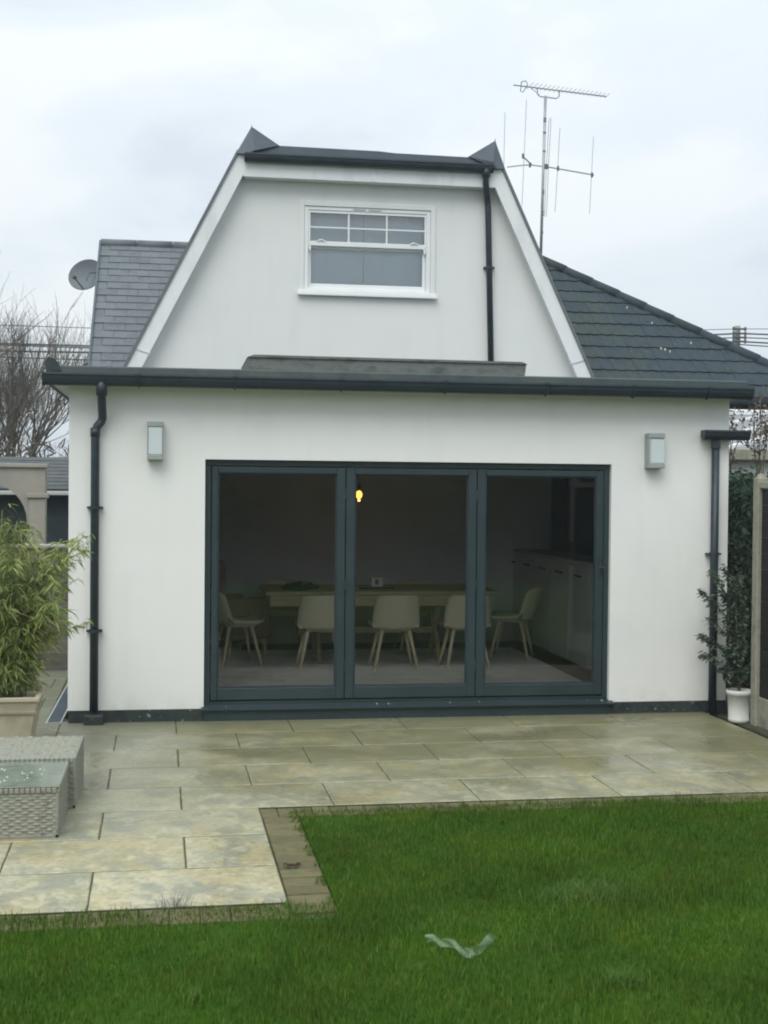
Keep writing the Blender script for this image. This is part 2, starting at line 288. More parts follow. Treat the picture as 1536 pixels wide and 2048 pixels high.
# ------------------------------------------------------------------ mesh helpers
class MB:
    def __init__(s): s.v = []; s.f = []
    def add(s, v, f):
        n = len(s.v); s.v += [tuple(p) for p in v]; s.f += [tuple(i+n for i in q) for q in f]; return s
    def box(s, x0, x1, y0, y1, z0, z1, c=0):
        if c <= 0:
            return s.add([(x0, y0, z0), (x1, y0, z0), (x1, y1, z0), (x0, y1, z0), (x0, y0, z1), (x1, y0, z1), (x1, y1, z1), (x0, y1, z1)],
                         [(3, 2, 1, 0), (4, 5, 6, 7), (0, 1, 5, 4), (1, 2, 6, 5), (2, 3, 7, 6), (3, 0, 4, 7)])
        bm = bmesh.new(); bmesh.ops.create_cube(bm, size=1)
        for q in bm.verts: q.co = Vector((x0+(q.co.x+.5)*(x1-x0), y0+(q.co.y+.5)*(y1-y0), z0+(q.co.z+.5)*(z1-z0)))
        bmesh.ops.bevel(bm, geom=bm.edges[:], offset=c, segments=1, affect='EDGES')
        bm.verts.index_update(); s.add([q.co[:] for q in bm.verts], [[q.index for q in fc.verts] for fc in bm.faces]); bm.free(); return s
    def prism(s, pts, y0, y1):          # polygon in XZ extruded along Y
        n = len(pts); v = [(x, y0, z) for x, z in pts]+[(x, y1, z) for x, z in pts]
        return s.add(v, [tuple(range(n)), tuple(range(2*n-1, n-1, -1))]+[(i, i+n, (i+1) % n+n, (i+1) % n) for i in range(n)])
    def prismx(s, pts, x0, x1):         # polygon in YZ extruded along X
        n = len(pts); v = [(x0, y, z) for y, z in pts]+[(x1, y, z) for y, z in pts]
        return s.add(v, [tuple(range(n)), tuple(range(2*n-1, n-1, -1))]+[(i, i+n, (i+1) % n+n, (i+1) % n) for i in range(n)])
    def tube(s, pts, r, n=8, cap=True):
        pts = [Vector(p) for p in pts]; rs = r if isinstance(r, (list, tuple)) else [r]*len(pts)
        ring = []; up = None
        for i, p in enumerate(pts):
            d = ((pts[min(i+1, len(pts)-1)]-pts[max(i-1, 0)])).normalized()
            a = d.cross(Vector((0, 0, 1)) if abs(d.z) < .9 else Vector((0, 1, 0))).normalized() if up is None else (up-d*up.dot(d)).normalized()
            up = a; b = d.cross(a)
            ring.append([p+(a*math.cos(k*2*math.pi/n)+b*math.sin(k*2*math.pi/n))*rs[i] for k in range(n)])
        v = [q for rr in ring for q in rr]; f = []
        for i in range(len(pts)-1):
            for k in range(n): f.append((i*n+k, i*n+(k+1) % n, (i+1)*n+(k+1) % n, (i+1)*n+k))
        if cap: f.append(tuple(range(n-1, -1, -1))); f.append(tuple(range((len(pts)-1)*n, len(pts)*n)))
        return s.add(v, f)
    def lathe(s, prof, cx=0, cy=0, n=24, cap=True):
        v = [(cx+r*math.cos(k*2*math.pi/n), cy+r*math.sin(k*2*math.pi/n), z) for r, z in prof for k in range(n)]; f = []
        for i in range(len(prof)-1):
            for k in range(n): f.append((i*n+k, i*n+(k+1) % n, (i+1)*n+(k+1) % n, (i+1)*n+k))
        if cap: f.append(tuple(range(n-1, -1, -1))); f.append(tuple(range((len(prof)-1)*n, len(prof)*n)))
        return s.add(v, f)
    def grid(s, fn, nu, nv):
        v = [fn(i/nu, j/nv) for j in range(nv+1) for i in range(nu+1)]
        return s.add(v, [(j*(nu+1)+i, j*(nu+1)+i+1, (j+1)*(nu+1)+i+1, (j+1)*(nu+1)+i) for j in range(nv) for i in range(nu)])
    def mesh(s, name, m, smooth=False):
        me = bpy.data.meshes.new(name); me.from_pydata(s.v, [], s.f); me.materials.append(m)
        if smooth: me.polygons.foreach_set('use_smooth', [True]*len(me.polygons))
        me.update(); return me
    def build(s, name, m, parent=None, smooth=False, loc=None):
        me = s.mesh(name, m, smooth); o = bpy.data.objects.new(name, me); COL.objects.link(o)
        if parent: o.parent = parent
        if loc: o.location = loc
        return o
def B(*a, c=0): return MB().box(*a, c=c)
def tag(o, label=None, cat=None, group=None, kind=None):
    if label: o['label'] = label
    if cat: o['category'] = cat
    if group: o['group'] = group
    if kind: o['kind'] = kind
    return o
def empty(name, loc=(0, 0, 0), label=None, cat=None, group=None, rz=0):
    o = bpy.data.objects.new(name, None); COL.objects.link(o); o.location = loc; o.rotation_euler = (0, 0, rz); o.empty_display_size = .1
    return tag(o, label, cat, group)
def inst(name, me, parent=None, loc=(0, 0, 0), rot=(0, 0, 0)):
    o = bpy.data.objects.new(name, me); COL.objects.link(o); o.parent = parent; o.location = loc; o.rotation_euler = rot; return o
def copy_tree(o, parent=None):
    c = o.copy(); COL.objects.link(c)
    if parent: c.parent = parent
    for ch in [k for k in bpy.data.objects if k.parent == o]: copy_tree(ch, c)
    return c
def np_mesh(name, V, loops_per, m, faces):
    """V (n,k,3) islands, faces: index tuples within an island"""
    n, k, _ = V.shape; me = bpy.data.meshes.new(name)
    me.vertices.add(n*k); me.vertices.foreach_set('co', V.reshape(-1).astype(np.float32))
    idx = []; starts = []; tot = []; base = (np.arange(n)*k)[:, None]
    allf = np.concatenate([base+np.array(f)[None] for f in faces], 1)      # n x sum
    sizes = [len(f) for f in faces]; per = sum(sizes)
    me.loops.add(n*per); me.loops.foreach_set('vertex_index', allf.reshape(-1).astype(np.int32))
    off = np.concatenate([[0], np.cumsum(sizes)[:-1]])
    st = (np.arange(n)*per)[:, None]+off[None]
    me.polygons.add(n*len(faces)); me.polygons.foreach_set('loop_start', st.reshape(-1).astype(np.int32))
    me.materials.append(m); me.update(calc_edges=True); me.validate(); return me

# ------------------------------------------------------------------ setting: ground, patio, lawn
g = B(-340, 340, -340, 340, -.6, -.06).build('ground', M['ground']); g['kind'] = 'structure'
DEL = R(0.77025)
PX0, PY0 = .0399, -2.969
def p2w(x, y): return (PX0+x*math.cos(DEL)-y*math.sin(DEL), PY0+x*math.sin(DEL)+y*math.cos(DEL))
patio = MB()
patio.box(-3.9, 4.50, 0, 3.2, -.055, -.0045).box(-3.9, .4525, -1.812, 0, -.055, -.0045).box(-3.9, -.96, 3.2, 8.2, -.055, -.0045)
patio = patio.build('patio', M['bed']); patio['kind'] = 'structure'
patio.location = (PX0, PY0, 0); patio.rotation_euler = (0, 0, DEL)
slab_cache = {}
def slab_mesh(wd, dp, k=0):
    key = (round(wd, 3), round(dp, 3), k)
    if key in slab_cache: return slab_cache[key]
    r = random.Random(str(key)); bm = bmesh.new(); a, b = wd/2, dp/2; n = 5
    outer = []
    # slightly uneven riven outline
    for (x0, y0, x1, y1) in ((-a, -b, a, -b), (a, -b, a, b), (a, b, -a, b), (-a, b, -a, -b)):
        for i in range(n):
            f = i/n; jx = r.uniform(-.0014, .0014) if i else 0; outer.append((x0+(x1-x0)*f+jx, y0+(y1-y0)*f+jx))
    top = [bm.verts.new((x*(1-.006/a), y*(1-.006/b), 0)) for x, y in outer]
    mid = [bm.verts.new((x, y, -.005)) for x, y in outer]
    bot = [bm.verts.new((x, y, -.03)) for x, y in outer]
    m_ = len(outer)
    bm.faces.new(top)
    for i in range(m_):
        j = (i+1) % m_
        bm.faces.new((mid[i], mid[j], top[j], top[i])); bm.faces.new((bot[i], bot[j], mid[j], mid[i]))
    me = bpy.data.meshes.new('paving_slab'); bm.to_mesh(me); bm.free(); me.materials.append(M['slab']); slab_cache[key] = me; return me
H, RW, GAP = .4525, .604, .0065
def put_slab(x0, x1, y0, y1, k=0, par=patio):
    if x1-x0 < .05 or y1-y0 < .04: return
    me = slab_mesh(x1-x0-GAP, y1-y0-.016, k)
    o = inst('paving_slab', me, par, ((x0+x1)/2, (y0+y1)/2, random.uniform(-.0012, .0012)), (random.uniform(-.0012, .0012), random.uniform(-.001, .001), random.choice((0, math.pi)) if k < 9 else 0))
XR = 4.50
for row in range(5):
    off = 0 if row % 2 == 0 else 1
    y0, y1 = row*RW, (row+1)*RW
    if row == 4: y1 = 3.06
    for c in range(-8+off, 12, 2):
        x0, x1 = max(c*H, -3.9), min((c+2)*H, XR)
        if x1 > x0: put_slab(x0, x1, y0, y1, random.randint(0, 2))
for row in (-1, -2, -3):
    off = 1 if row % 2 else 0
    for c in range(-8-off, 1, 2):
        x0, x1 = max(c*H, -3.9), min((c+2)*H, H)
        if x1 > x0: put_slab(x0, x1, row*RW, (row+1)*RW, random.randint(0, 2))
for row in range(8):            # path beside the house
    off = row % 2
    y0 = 3.07+row*RW
    for c in range(-8, 0, 2):
        x0, x1 = max((c-off*.5)*H, -3.9), min((c+2-off*.5)*H, -1.022)
        if x1 > x0: put_slab(x0, x1, y0, y0+RW, random.randint(0, 2))
# block edging
edging = MB().box(H, 4.50, -.215, -.004, -.06, -.02).box(H, H+.215, -2.02, -.215, -.06, -.021).box(-3.9, H, -2.02, -1.816, -.06, -.0205).build('paver_edging', M['bed'])
edging['kind'] = 'structure'; edging.location = patio.location; edging.rotation_euler = patio.rotation_euler
def pmesh(a, b): return B(-a/2, a/2, -b/2, b/2, -.04, 0, c=.004).mesh('block_paver', M['paver'])
pmA = pmesh(.099, .198); pmB = pmesh(.205, .128); pmC = pmesh(.13, .198)
x = H+.05+.1
pavers = 0
x = H+.052
while x < 4.45: inst('block_paver', pmA, edging, (x, -.107, -.008+random.uniform(-.002, .002)), (random.uniform(-.01, .01), random.uniform(-.01, .01), random.uniform(-.006, .006))); x += .104
y = -.215-.067
while y > -2.0: inst('block_paver', pmB, edging, (H+.109, y, -.008+random.uniform(-.003, .003)), (random.uniform(-.012, .012), random.uniform(-.01, .01), random.uniform(-.01, .01))); y -= .1335
x = H-.068
while x > -2.6: inst('block_paver', pmC, edging, (x, -1.918, -.008+random.uniform(-.002, .002)), (0, random.uniform(-.01, .01), 0)); x -= .135

soil = B(*[p2w(4.505, -4)[0], 12, -2.6, 6, -.06, -.018]).build('soil_bed', M['soil']); soil['kind'] = 'structure'
def lawn_base():
    bm = bmesh.new()
    pts = [p2w(*q) for q in [(-6, -2.025), (H+.22, -2.025), (H+.22, -.22), (6.5, -.22), (6.5, -13), (-6, -13)]]
    vs_ = [bm.verts.new((x, y, -.013)) for x, y in pts]; f = bm.faces.new(vs_[::-1])
    r = bmesh.ops.extrude_face_region(bm, geom=[f]); bmesh.ops.translate(bm, verts=[v for v in r['geom'] if isinstance(v, bmesh.types.BMVert)], vec=(0, 0, -.03))
    me = bpy.data.meshes.new('lawn'); bm.to_mesh(me); bm.free(); me.materials.append(M['lawnbase']); o = bpy.data.objects.new('lawn', me); COL.objects.link(o); o['kind'] = 'structure'
lawn_base()
def smooth_noise(x, y, s, seed):
    r = np.random.default_rng(seed); ph = r.uniform(0, 6.28, (8, 1)); a = r.uniform(0, 6.28, (8, 1)); k = s*r.uniform(.6, 1.8, (8, 1))
    return np.sin(k*(np.cos(a)*x[None]+np.sin(a)*y[None])+ph).mean(0)*1.6
def grass():
    n = 520000
    # denser nearer to the garden house side; patio frame coordinates
    x = rng.uniform(-3.3, 4.6, n); y = rng.uniform(-5.2, .0, n)
    keep = rng.uniform(0, 1, n) < np.where(y < -3.7, .55, 1)
    edge = smooth_noise(x, y, 14, 1)*.05+smooth_noise(x, y, 55, 2)*.035
    inA = (x > H+.185+edge) & (y < -.10-edge*.8-.03*np.clip(1-x, 0, 1))
    inB = (y < -1.838+edge*.6)
    # right part of the lawn creeps over the blocks
    keep &= inA | inB
    x, y = x[keep], y[keep]; n = len(x)
    dens = smooth_noise(x, y, 5, 3); 
    k2 = rng.uniform(0, 1, n) < .8+.35*dens; x, y = x[k2], y[k2]; n = len(x); dens = dens[k2]
    h = rng.gamma(8, .0034, n)*(1+.35*smooth_noise(x, y, 4, 4)+.25*smooth_noise(x, y, 17, 5)); h = np.clip(h, .012, .085)
    # the paler taller tuft right of centre
    tx, ty = 2.28, -1.95
    d = np.hypot((x-tx)/.33, (y-ty)/.2); h *= 1+1.0*np.exp(-d*d)
    a = rng.uniform(0, 6.283, n); lean = rng.gamma(2, .16, n); wd = rng.uniform(.0011, .0021, n)
    ca, sa = np.cos(DEL), np.sin(DEL); wx = PX0+x*ca-y*sa; wy = PY0+x*sa+y*ca
    dx, dy = np.cos(a), np.sin(a); px_, py_ = -dy, dx
    z0 = -.012
    def pt(t, s):   # t along blade, s side
        bend = lean*h*t*t
        return np.stack([wx+dx*bend+px_*wd*s*(1-t*.35), wy+dy*bend+py_*wd*s*(1-t*.35), z0+h*t*(1-.15*lean*t)], -1)
    V = np.stack([pt(0, -1), pt(0, 1), pt(.55, 1), pt(.55, -1), pt(1, 0)], 1)
    me = np_mesh('grass', V, 0, M['grass'], [(0, 1, 2, 3), (3, 2, 4)])
    o = bpy.data.objects.new('grass', me); COL.objects.link(o); tag(o, 'short lush green grass covering the lawn in front of the patio', 'grass', kind='stuff')
grass()

def tuft(px, py, n, sx, sy, hh, m, name, label, cat):
    c = atZ(px, py, 0); x = rng.normal(0, sx, n); y = rng.normal(0, sy, n); a = rng.uniform(0, 6.283, n); h = rng.gamma(8, hh/8, n); lean = rng.gamma(2, .25, n); wd = rng.uniform(.0011, .0022, n)
    dx, dy = np.cos(a), np.sin(a)
    def pt(t, s): return np.stack([x+dx*lean*h*t*t-dy*wd*s*(1-t*.35), y+dy*lean*h*t*t+dx*wd*s*(1-t*.35), h*t*(1-.15*lean*t)], -1)
    V = np.stack([pt(0, -1), pt(0, 1), pt(.55, 1), pt(.55, -1), pt(1, 0)], 1)
    o = bpy.data.objects.new(name, np_mesh(name, V, 0, m, [(0, 1, 2, 3), (3, 2, 4)])); COL.objects.link(o); o.location = (c.x, c.y, -.012); tag(o, label, cat, kind='stuff'); return o
M['palegrass'] = leaf_mat('pale_coarse_grass', [(.08, .17, .02), (.12, .22, .035), (.17, .25, .06)], .6, .3)
tuft(1185, 1790, 2600, .13, .075, .045, M['palegrass'], 'grass_tuft', 'paler coarse clump of grass in the lawn right of centre', 'grass tuft')
tuft(1245, 1962, 260, .04, .03, .05, M['palegrass'], 'grass_tuft', 'small pale grass tuft near the bottom right of the lawn', 'grass tuft')
tuft(392, 1998, 60, .012, .012, .06, M['palegrass'], 'grass_tuft', 'few pale long blades standing near the bottom left of the lawn', 'grass tuft')
# ------------------------------------------------------------------ the house
house = empty('house', (2.0, 3.0, 0), 'white rendered house with flat roofed extension, dark folding doors and a mansard gable above', 'house')
HL = Vector((2.0, 3.0, 0))
def hp(mb, name, m, parent=house, smooth=False):       # world coordinates -> child of house
    mb.v = [tuple(Vector(p)-HL) for p in mb.v]
    return mb.build(name, m, parent, smooth)
def hpart(mb, name, m, par, smooth=False):             # sub-part: parent itself sits at the house origin
    mb.v = [tuple(Vector(p)-HL) for p in mb.v]
    return mb.build(name, m, par, smooth)
WX0, WX1 = -.854, 4.697
DX0, DX1, DZ0, DZ1 = .224, 3.648, .105, 2.124
SOF = 2.70
w_ = MB()
w_.box(WX0, DX0, 0, .3, .098, SOF).box(DX1, WX1, 0, .3, .098, SOF).box(DX0, DX1, 0, .3, DZ1, SOF)
w_.box(WX0, WX0+.3, .3, 3.65, .098, SOF).box(WX1-.3, WX1, .3, 3.65, .098, SOF)
wall = hp(w_, 'wall', M['render'])
for q in ((WX0+.004, DX0, -.012, .25), (DX1, WX1-.004, -.012, .25), (WX0-.008, WX0+.25, .2505, 3.65)): hp(B(*q, -.02, .097), 'plinth', M['plinth'])
# interior shell
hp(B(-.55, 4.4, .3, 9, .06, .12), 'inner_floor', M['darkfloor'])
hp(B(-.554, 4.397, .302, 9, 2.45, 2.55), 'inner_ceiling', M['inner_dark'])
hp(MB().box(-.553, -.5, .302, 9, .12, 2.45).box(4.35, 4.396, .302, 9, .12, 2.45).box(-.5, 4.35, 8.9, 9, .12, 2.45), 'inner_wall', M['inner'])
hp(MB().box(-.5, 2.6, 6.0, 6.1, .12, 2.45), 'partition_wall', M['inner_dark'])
# bifold door
fr = MB(); FW = .05
y0, y1 = .045, .115
fr.box(DX0+.001, DX1-.001, y0, y1, DZ1-FW, DZ1-.001, c=.004).box(DX0+.001, DX0+FW, y0, y1, DZ0, DZ1-FW, c=.004).box(DX1-FW, DX1-.001, y0, y1, DZ0, DZ1-FW, c=.004)
fr.box(DX0+FW, DX1-FW, y0, y1, DZ0, DZ0+.045, c=.004)
door = hp(fr, 'bifold_door', M['alu']); door['label'] = 'anthracite three leaf folding glass door'
edges = [DX0+FW+.003, 1.379, 2.488, DX1-FW-.003]
glz = [(.331, 1.306), (1.456, 2.415), (2.565, 3.53)]
for i in range(3):
    a, b = edges[i]+.003, edges[i+1]-.003; ga, gb = glz[i]; zb, zt = DZ0+.052, DZ1-FW-.006; gz0, gz1 = .255, 2.015
    yo, yi = .030, .10
    lf = MB().box(a, ga, yo, yi, zb, zt, c=.005).box(gb, b, yo, yi, zb, zt, c=.005).box(ga, gb, yo+.002, yi-.002, gz1, zt-.001, c=.004).box(ga, gb, yo+.002, yi-.002, zb+.001, gz0, c=.004)
    hpart(lf, 'door_leaf', M['alu'], door)
    bd = MB(); t_ = .012
    bd.box(ga, gb, .05, .07, gz0, gz0+t_, c=.002).box(ga, gb, .05, .07, gz1-t_, gz1, c=.002).box(ga, ga+t_, .051, .069, gz0+t_, gz1-t_).box(gb-t_, gb, .051, .069, gz0+t_, gz1-t_)
    hpart(bd, 'glazing_bead', M['upvc_black'], door)
    hpart(B(ga+.002, gb-.002, .058, .064, gz0+.002, gz1-.002), 'glass_pane', M['glass'], door)
hd = MB().box(3.555, 3.575, .016, .030, 1.16, 1.34, c=.004).box(3.552, 3.50+.09, -.012, .004, 1.235, 1.255, c=.004).box(3.56, 3.57, .004, .018, 1.24, 1.25)
hpart(hd, 'door_handle', M['upvc_black'], door)
for xx in (1.379, 2.488):
    for zz in (.42, 1.1, 1.85): hpart(MB().tube([(xx, .026, zz-.045), (xx, .026, zz+.045)], .009, 8), 'hinge', M['alu'], door)
sill = MB().prismx([(-.06, .088), (-.06, .100), (.03, .118), (.044, .118), (.044, .088)], DX0-.02, DX1+.03)
sill.box(DX0+.001, DX1-.001, -.03, .2, -.02, .0875)
hp(sill, 'door_sill', M['alu'])
# extension roof
fx0, fx1 = -1.0, 4.80
hp(B(WX0-.13, WX1+.085, -.13, 3.62, SOF+.001, SOF+.028), 'soffit', M['soffit'])
hp(MB().box(WX0-.145, WX1+.10, -.150, -.1305, SOF-.012, 2.80).box(WX0-.15, WX0-.1305, -.1305, 3.62, SOF-.012, 2.80), 'fascia', M['upvc_black'])
ed = MB().prismx([(-.19, 2.775), (-.172, 2.832), (-.13, 2.845), (-.05, 2.838), (-.05, 2.78), (-.13, 2.785)], fx0-.0, fx1-.02)
ed.prism([(fx0-.012, 2.78), (fx0-.03, 2.86), (fx0-.0, 2.905), (fx0+.04, 2.895), (fx0+.07, 2.868), (fx0+.10, 2.80)], -.19, 3.6)
hp(ed, 'roof_edge_trim', M['fascia_black'])
hp(B(fx0+.02, fx1-.04, -.11, 3.62, 2.765, 2.832), 'flat_roof', M['felt'])
def gutter(xa, xb, yc, zt, r=.056, d=.075):
    mb = MB(); n = 8; pr = [(yc-r, zt), (yc-r-.006, zt+.004), (yc-r-.008, zt-.012)]
    pr += [(yc-math.cos(math.pi*k/n)*r, zt-.012-math.sin(math.pi*k/n)*(d-.012)) for k in range(n+1)]
    pr += [(yc+r, zt), (yc+r-.006, zt)]
    pr += [(yc+math.cos(math.pi*k/n)*(r-.006), zt-.012-math.sin(math.pi*k/n)*(d-.02)) for k in range(n+1)]
    m_ = len(pr); v = [(xa, y, z) for y, z in pr]+[(xb, y, z) for y, z in pr]
    mb.add(v, [(i, i+m_, (i+1) % m_+m_, (i+1) % m_) for i in range(m_)])
    for xx, s in ((xa, -1), (xb, 1)):
        mb.prismx([(yc-r-.004, zt+.004)]+[(yc-math.cos(math.pi*k/n)*(r+.003), zt-.012-math.sin(math.pi*k/n)*(d-.009)) for k in range(n+1)]+[(yc+r, zt+.004)], xx, xx+.012*s)
    return mb
gut = hp(gutter(-1.03, 4.79, -.212, 2.776, .055, .094), 'gutter', M['upvc_black'])
for xx in (-.3, .45, 1.3, 2.15, 3.0, 3.75, 4.4):
    mb = MB(); r = .061; yc, zt = -.212, 2.776
    mb.tube([(xx, yc-math.cos(math.pi*k/8)*r, zt-.012-math.sin(math.pi*k/8)*.088) for k in range(9)], .007, 5)
    mb.box(xx-.02, xx+.02, yc-r-.006, yc-r+.004, zt-.01, zt+.006)
    hpart(mb, 'gutter_bracket', M['upvc_black'], gut)
def pipe(pts, r=.034): return MB().tube(pts, r, 14)
def clip(x, y, z, par):
    mb = MB().tube([(x, y, z-.014), (x, y, z+.014)], .040, 14).box(x-.062, x+.062, y+.012, .0-.001 if y > -.3 else y+.05, z-.008, z+.008)
    mb.tube([(x-.055, y-.008, z), (x-.055, y+.03, z)], .008, 8).tube([(x+.055, y-.008, z), (x+.055, y+.03, z)], .008, 8)
    hpart(mb, 'pipe_bracket', M['upvc_black'], par)
PYY = -.058
dp = pipe([(-.59, -.2, 2.69), (-.59, -.19, 2.60), (-.59, PYY-.05, 2.50), (-.59, PYY, 2.44), (-.60, PYY, 2.41), (-.632, PYY, 2.37), (-.646, PYY, 2.33), (-.646, PYY, .10)])
dp = hp(MB().add(dp.v, dp.f), 'downpipe', M['upvc_black'], smooth=True)
for q in (MB().tube([(-.59, -.212, 2.72), (-.59, -.20, 2.61)], .043, 14), MB().tube([(-.646, PYY, 2.36), (-.646, PYY, 2.29)], .039, 14)): hpart(q, 'pipe_socket', M['upvc_black'], dp, True)
for zz in (atY(190, 1015, -.06).z, atY(187, 1262, -.06).z): clip(-.646, PYY, zz, dp)
hpart(B(-.72, -.57, -.13, .0-.013, -.012, .075, c=.01), 'pipe_shoe', M['plinth'], dp)
dp2 = hp(MB().tube([(4.553, PYY, 2.36), (4.553, PYY, .0)], .034, 14), 'downpipe', M['upvc_black'], smooth=True)
hpart(gutter(4.435, 4.82, -.09, 2.42, .05, .08).tube([(4.553, PYY, 2.36), (4.553, PYY, 2.27)], .041, 14), 'gutter_outlet', M['upvc_black'], dp2)
clip(4.553, PYY, atY(1430, 1108, -.06).z, dp2)

# gable / mansard dormer
GY = 3.5; WY = 3.66
def zl(t): return None
gl = [(-.528, 3.194), (.632, 5.484)]; gr = [(4.575, 3.181), (3.514, 5.458)]
def ext(p, q, z):   # x on the line pq at height z
    return p[0]+(q[0]-p[0])*(z-p[1])/(q[1]-p[1])
XL = lambda z: ext(gl[0], gl[1], z); XRt = lambda z: ext(gr[0], gr[1], z)
zb0, ztp = 2.86, 5.40
wx0, wx1, wz0, wz1 = 1.30, 2.815, 4.02, 5.035
gw = MB(); ins = .05
def quad(z0, z1, xa0, xa1, xb0, xb1): gw.prism([(xa0, z0), (xb0, z0), (xb1, z1), (xa1, z1)], WY, WY+.25)
quad(zb0, wz0, XL(zb0)+ins, XL(wz0)+ins, XRt(zb0)-ins, XRt(wz0)-ins)
quad(wz0, wz1, XL(wz0)+ins, XL(wz1)+ins, wx0, wx0)
quad(wz0, wz1, wx1, wx1, XRt(wz0)-ins, XRt(wz1)-ins)
quad(wz1, 5.38, XL(wz1)+ins, XL(5.38)+ins, XRt(wz1)-ins, XRt(5.38)-ins)
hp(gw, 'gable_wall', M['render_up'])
bw = .155
for (p, q, s, nm) in ((gl[0], gl[1], 1, 'L'), (gr[0], gr[1], -1, 'R')):
    X = XL if s > 0 else XRt
    zt_ = 5.47 if s > 0 else 5.44
    bb = MB().prism([(X(2.87), 2.87), (X(2.87)+s*.165, 2.87), (X(5.23)+s*.165, 5.23), (X(5.385)+s*.155, 5.385), (X(5.385)+s*.10, zt_), (X(zt_), zt_)], GY, GY+.03)
    bb.v = [(x, y, z) for x, y, z in bb.v]
    bo = hp(bb, 'barge_board', M['barge'])
    # joint strip near the foot
    zj = 3.36
    hpart(MB().prism([(X(zj)-s*.0, zj), (X(zj)+s*.168, zj-.05*1), (X(zj)+s*.166, zj-.062), (X(zj)-s*.002, zj-.012)], GY-.006, GY-.0005), 'board_joint', M['soffit'], bo)
    # soffit strip behind the board
    hpart(MB().prism([(X(2.87)+s*.02, 2.87), (X(2.87)+s*.15, 2.87), (X(5.38)+s*.15, 5.38), (X(5.38)+s*.02, 5.38)], GY+.031, WY+.02), 'board_soffit', M['barge'], bo)
    # steep side slope covering, seen as a dark edge
    sl_ = MB().prism([(X(2.87)-s*.002, 2.87), (X(2.87)-s*.028, 2.88), (X(5.50)-s*.028, 5.51), (X(5.50)-s*.002, 5.50)], GY-.02, 6.4)
    hp(sl_, 'side_roof_slope', M['slate'])
tf = MB().box(.68, 3.50, GY+.001, GY+.028, 5.235, 5.40)
top_f = hp(tf, 'top_fascia', M['barge'])
hpart(B(2.075, 2.105, GY-.008, GY+.0, 5.24, 5.40), 'fascia_joint', M['barge'], top_f)
hpart(B(.70, 3.48, GY+.029, WY+.02, 5.24, 5.262), 'fascia_soffit', M['barge'], top_f)
ug = hp(gutter(.70, 3.40, GY-.052, 5.462, .05, .082), 'gutter', M['upvc_black'])
hp(MB().prism([(.66, 5.405), (.66, 5.50), (.95, 5.57), (2.15, 5.562), (2.3, 5.556), (3.25, 5.545), (3.5, 5.49), (3.5, 5.405)], GY+.03, 6.3), 'upper_flat_roof', M['felt'])
hp(MB().prism([(.665, 5.462), (.665, 5.52), (.95, 5.575), (1.6, 5.572), (2.15, 5.568), (2.32, 5.556), (3.25, 5.55), (3.5, 5.50), (3.5, 5.462)], GY-.012, GY+.029), 'roof_edge_trim', M['lead'])
for (tip, A, Bq, sgn) in (((.764, 5.765), (.60, 5.47), (1.06, 5.575), 1), ((3.443, 5.748), (3.555, 5.44), (3.14, 5.555), -1)):
    hn = MB()
    # folded lead saddle: front face, tall fin running back along the roof edge
    yb = 4.6
    v = [(A[0], GY-.025, A[1]), (Bq[0], GY-.025, Bq[1]), (tip[0], GY-.01, tip[1]), (tip[0]+sgn*.03, GY-.06, 5.50), (A[0], yb, A[1]), (Bq[0], yb, Bq[1]-.02), (tip[0], yb, 5.60), (A[0]+sgn*.1, GY-.055, A[1]-.01)]
    hn.add(v, [(0, 7, 2), (7, 3, 2), (3, 1, 2), (1, 5, 6, 2), (0, 2, 6, 4), (4, 6, 5), (0, 4, 5, 1, 3, 7)])
    hn.tube([(tip[0], GY-.01, tip[1]-.03), (tip[0]+sgn*.001, GY-.01, tip[1]+.022)], [.008, .002], 5)
    hp(hn, 'lead_saddle', M['lead'])
px_ = 3.335
up = [(px_, GY-.052, 5.40), (px_, GY-.05, 5.33), (px_+.0, GY+.0-.04, 5.27), (px_+.05, WY-.06, 5.14), (px_+.062, WY-.055, 5.04), (px_+.125, WY-.055, 2.95)]
udp = hp(MB().tube(up, .034, 14), 'downpipe', M['upvc_black'], smooth=True)
hpart(MB().tube([(px_, GY-.052, 5.43), (px_, GY-.052, 5.33)], .045, 14), 'pipe_socket', M['upvc_black'], udp, True)
zc = atY(977, 535, WY-.055).z
hpart(MB().tube([(px_+.087, WY-.055, zc-.013), (px_+.087, WY-.055, zc+.013)], .040, 12).box(px_+.025, px_+.147, WY-.05, WY-.001, zc-.01, zc+.01), 'pipe_bracket', M['upvc_black'], udp)

# upper sash window
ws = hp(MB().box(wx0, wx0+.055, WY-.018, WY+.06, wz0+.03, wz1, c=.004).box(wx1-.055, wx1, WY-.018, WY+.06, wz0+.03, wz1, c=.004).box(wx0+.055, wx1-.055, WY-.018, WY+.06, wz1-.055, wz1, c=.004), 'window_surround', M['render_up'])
fa, fb, fz0, fz1 = wx0+.056, wx1-.056, wz0+.04, wz1-.056
win = hp(MB().box(fa, fa+.045, WY-.004, WY+.10, fz0, fz1, c=.004).box(fb-.045, fb, WY-.004, WY+.10, fz0, fz1, c=.004).box(fa+.045, fb-.045, WY-.004, WY+.10, fz1-.04, fz1, c=.004).box(fa+.045, fb-.045, WY-.004, WY+.10, fz0, fz0+.03, c=.004), 'sash_window', M['upvc_white'])
hpart(MB().box(wx0-.015, wx1+.015, WY-.055, WY+.09, wz0-.005, wz0+.035, c=.006).box(wx0-.02, wx1+.02, WY-.062, WY-.045, wz0-.018, wz0+.012, c=.004), 'window_sill', M['upvc_white'], win)
ia, ib = fa+.046, fb-.046; zm = atY(736, 491, WY).z
st = .034
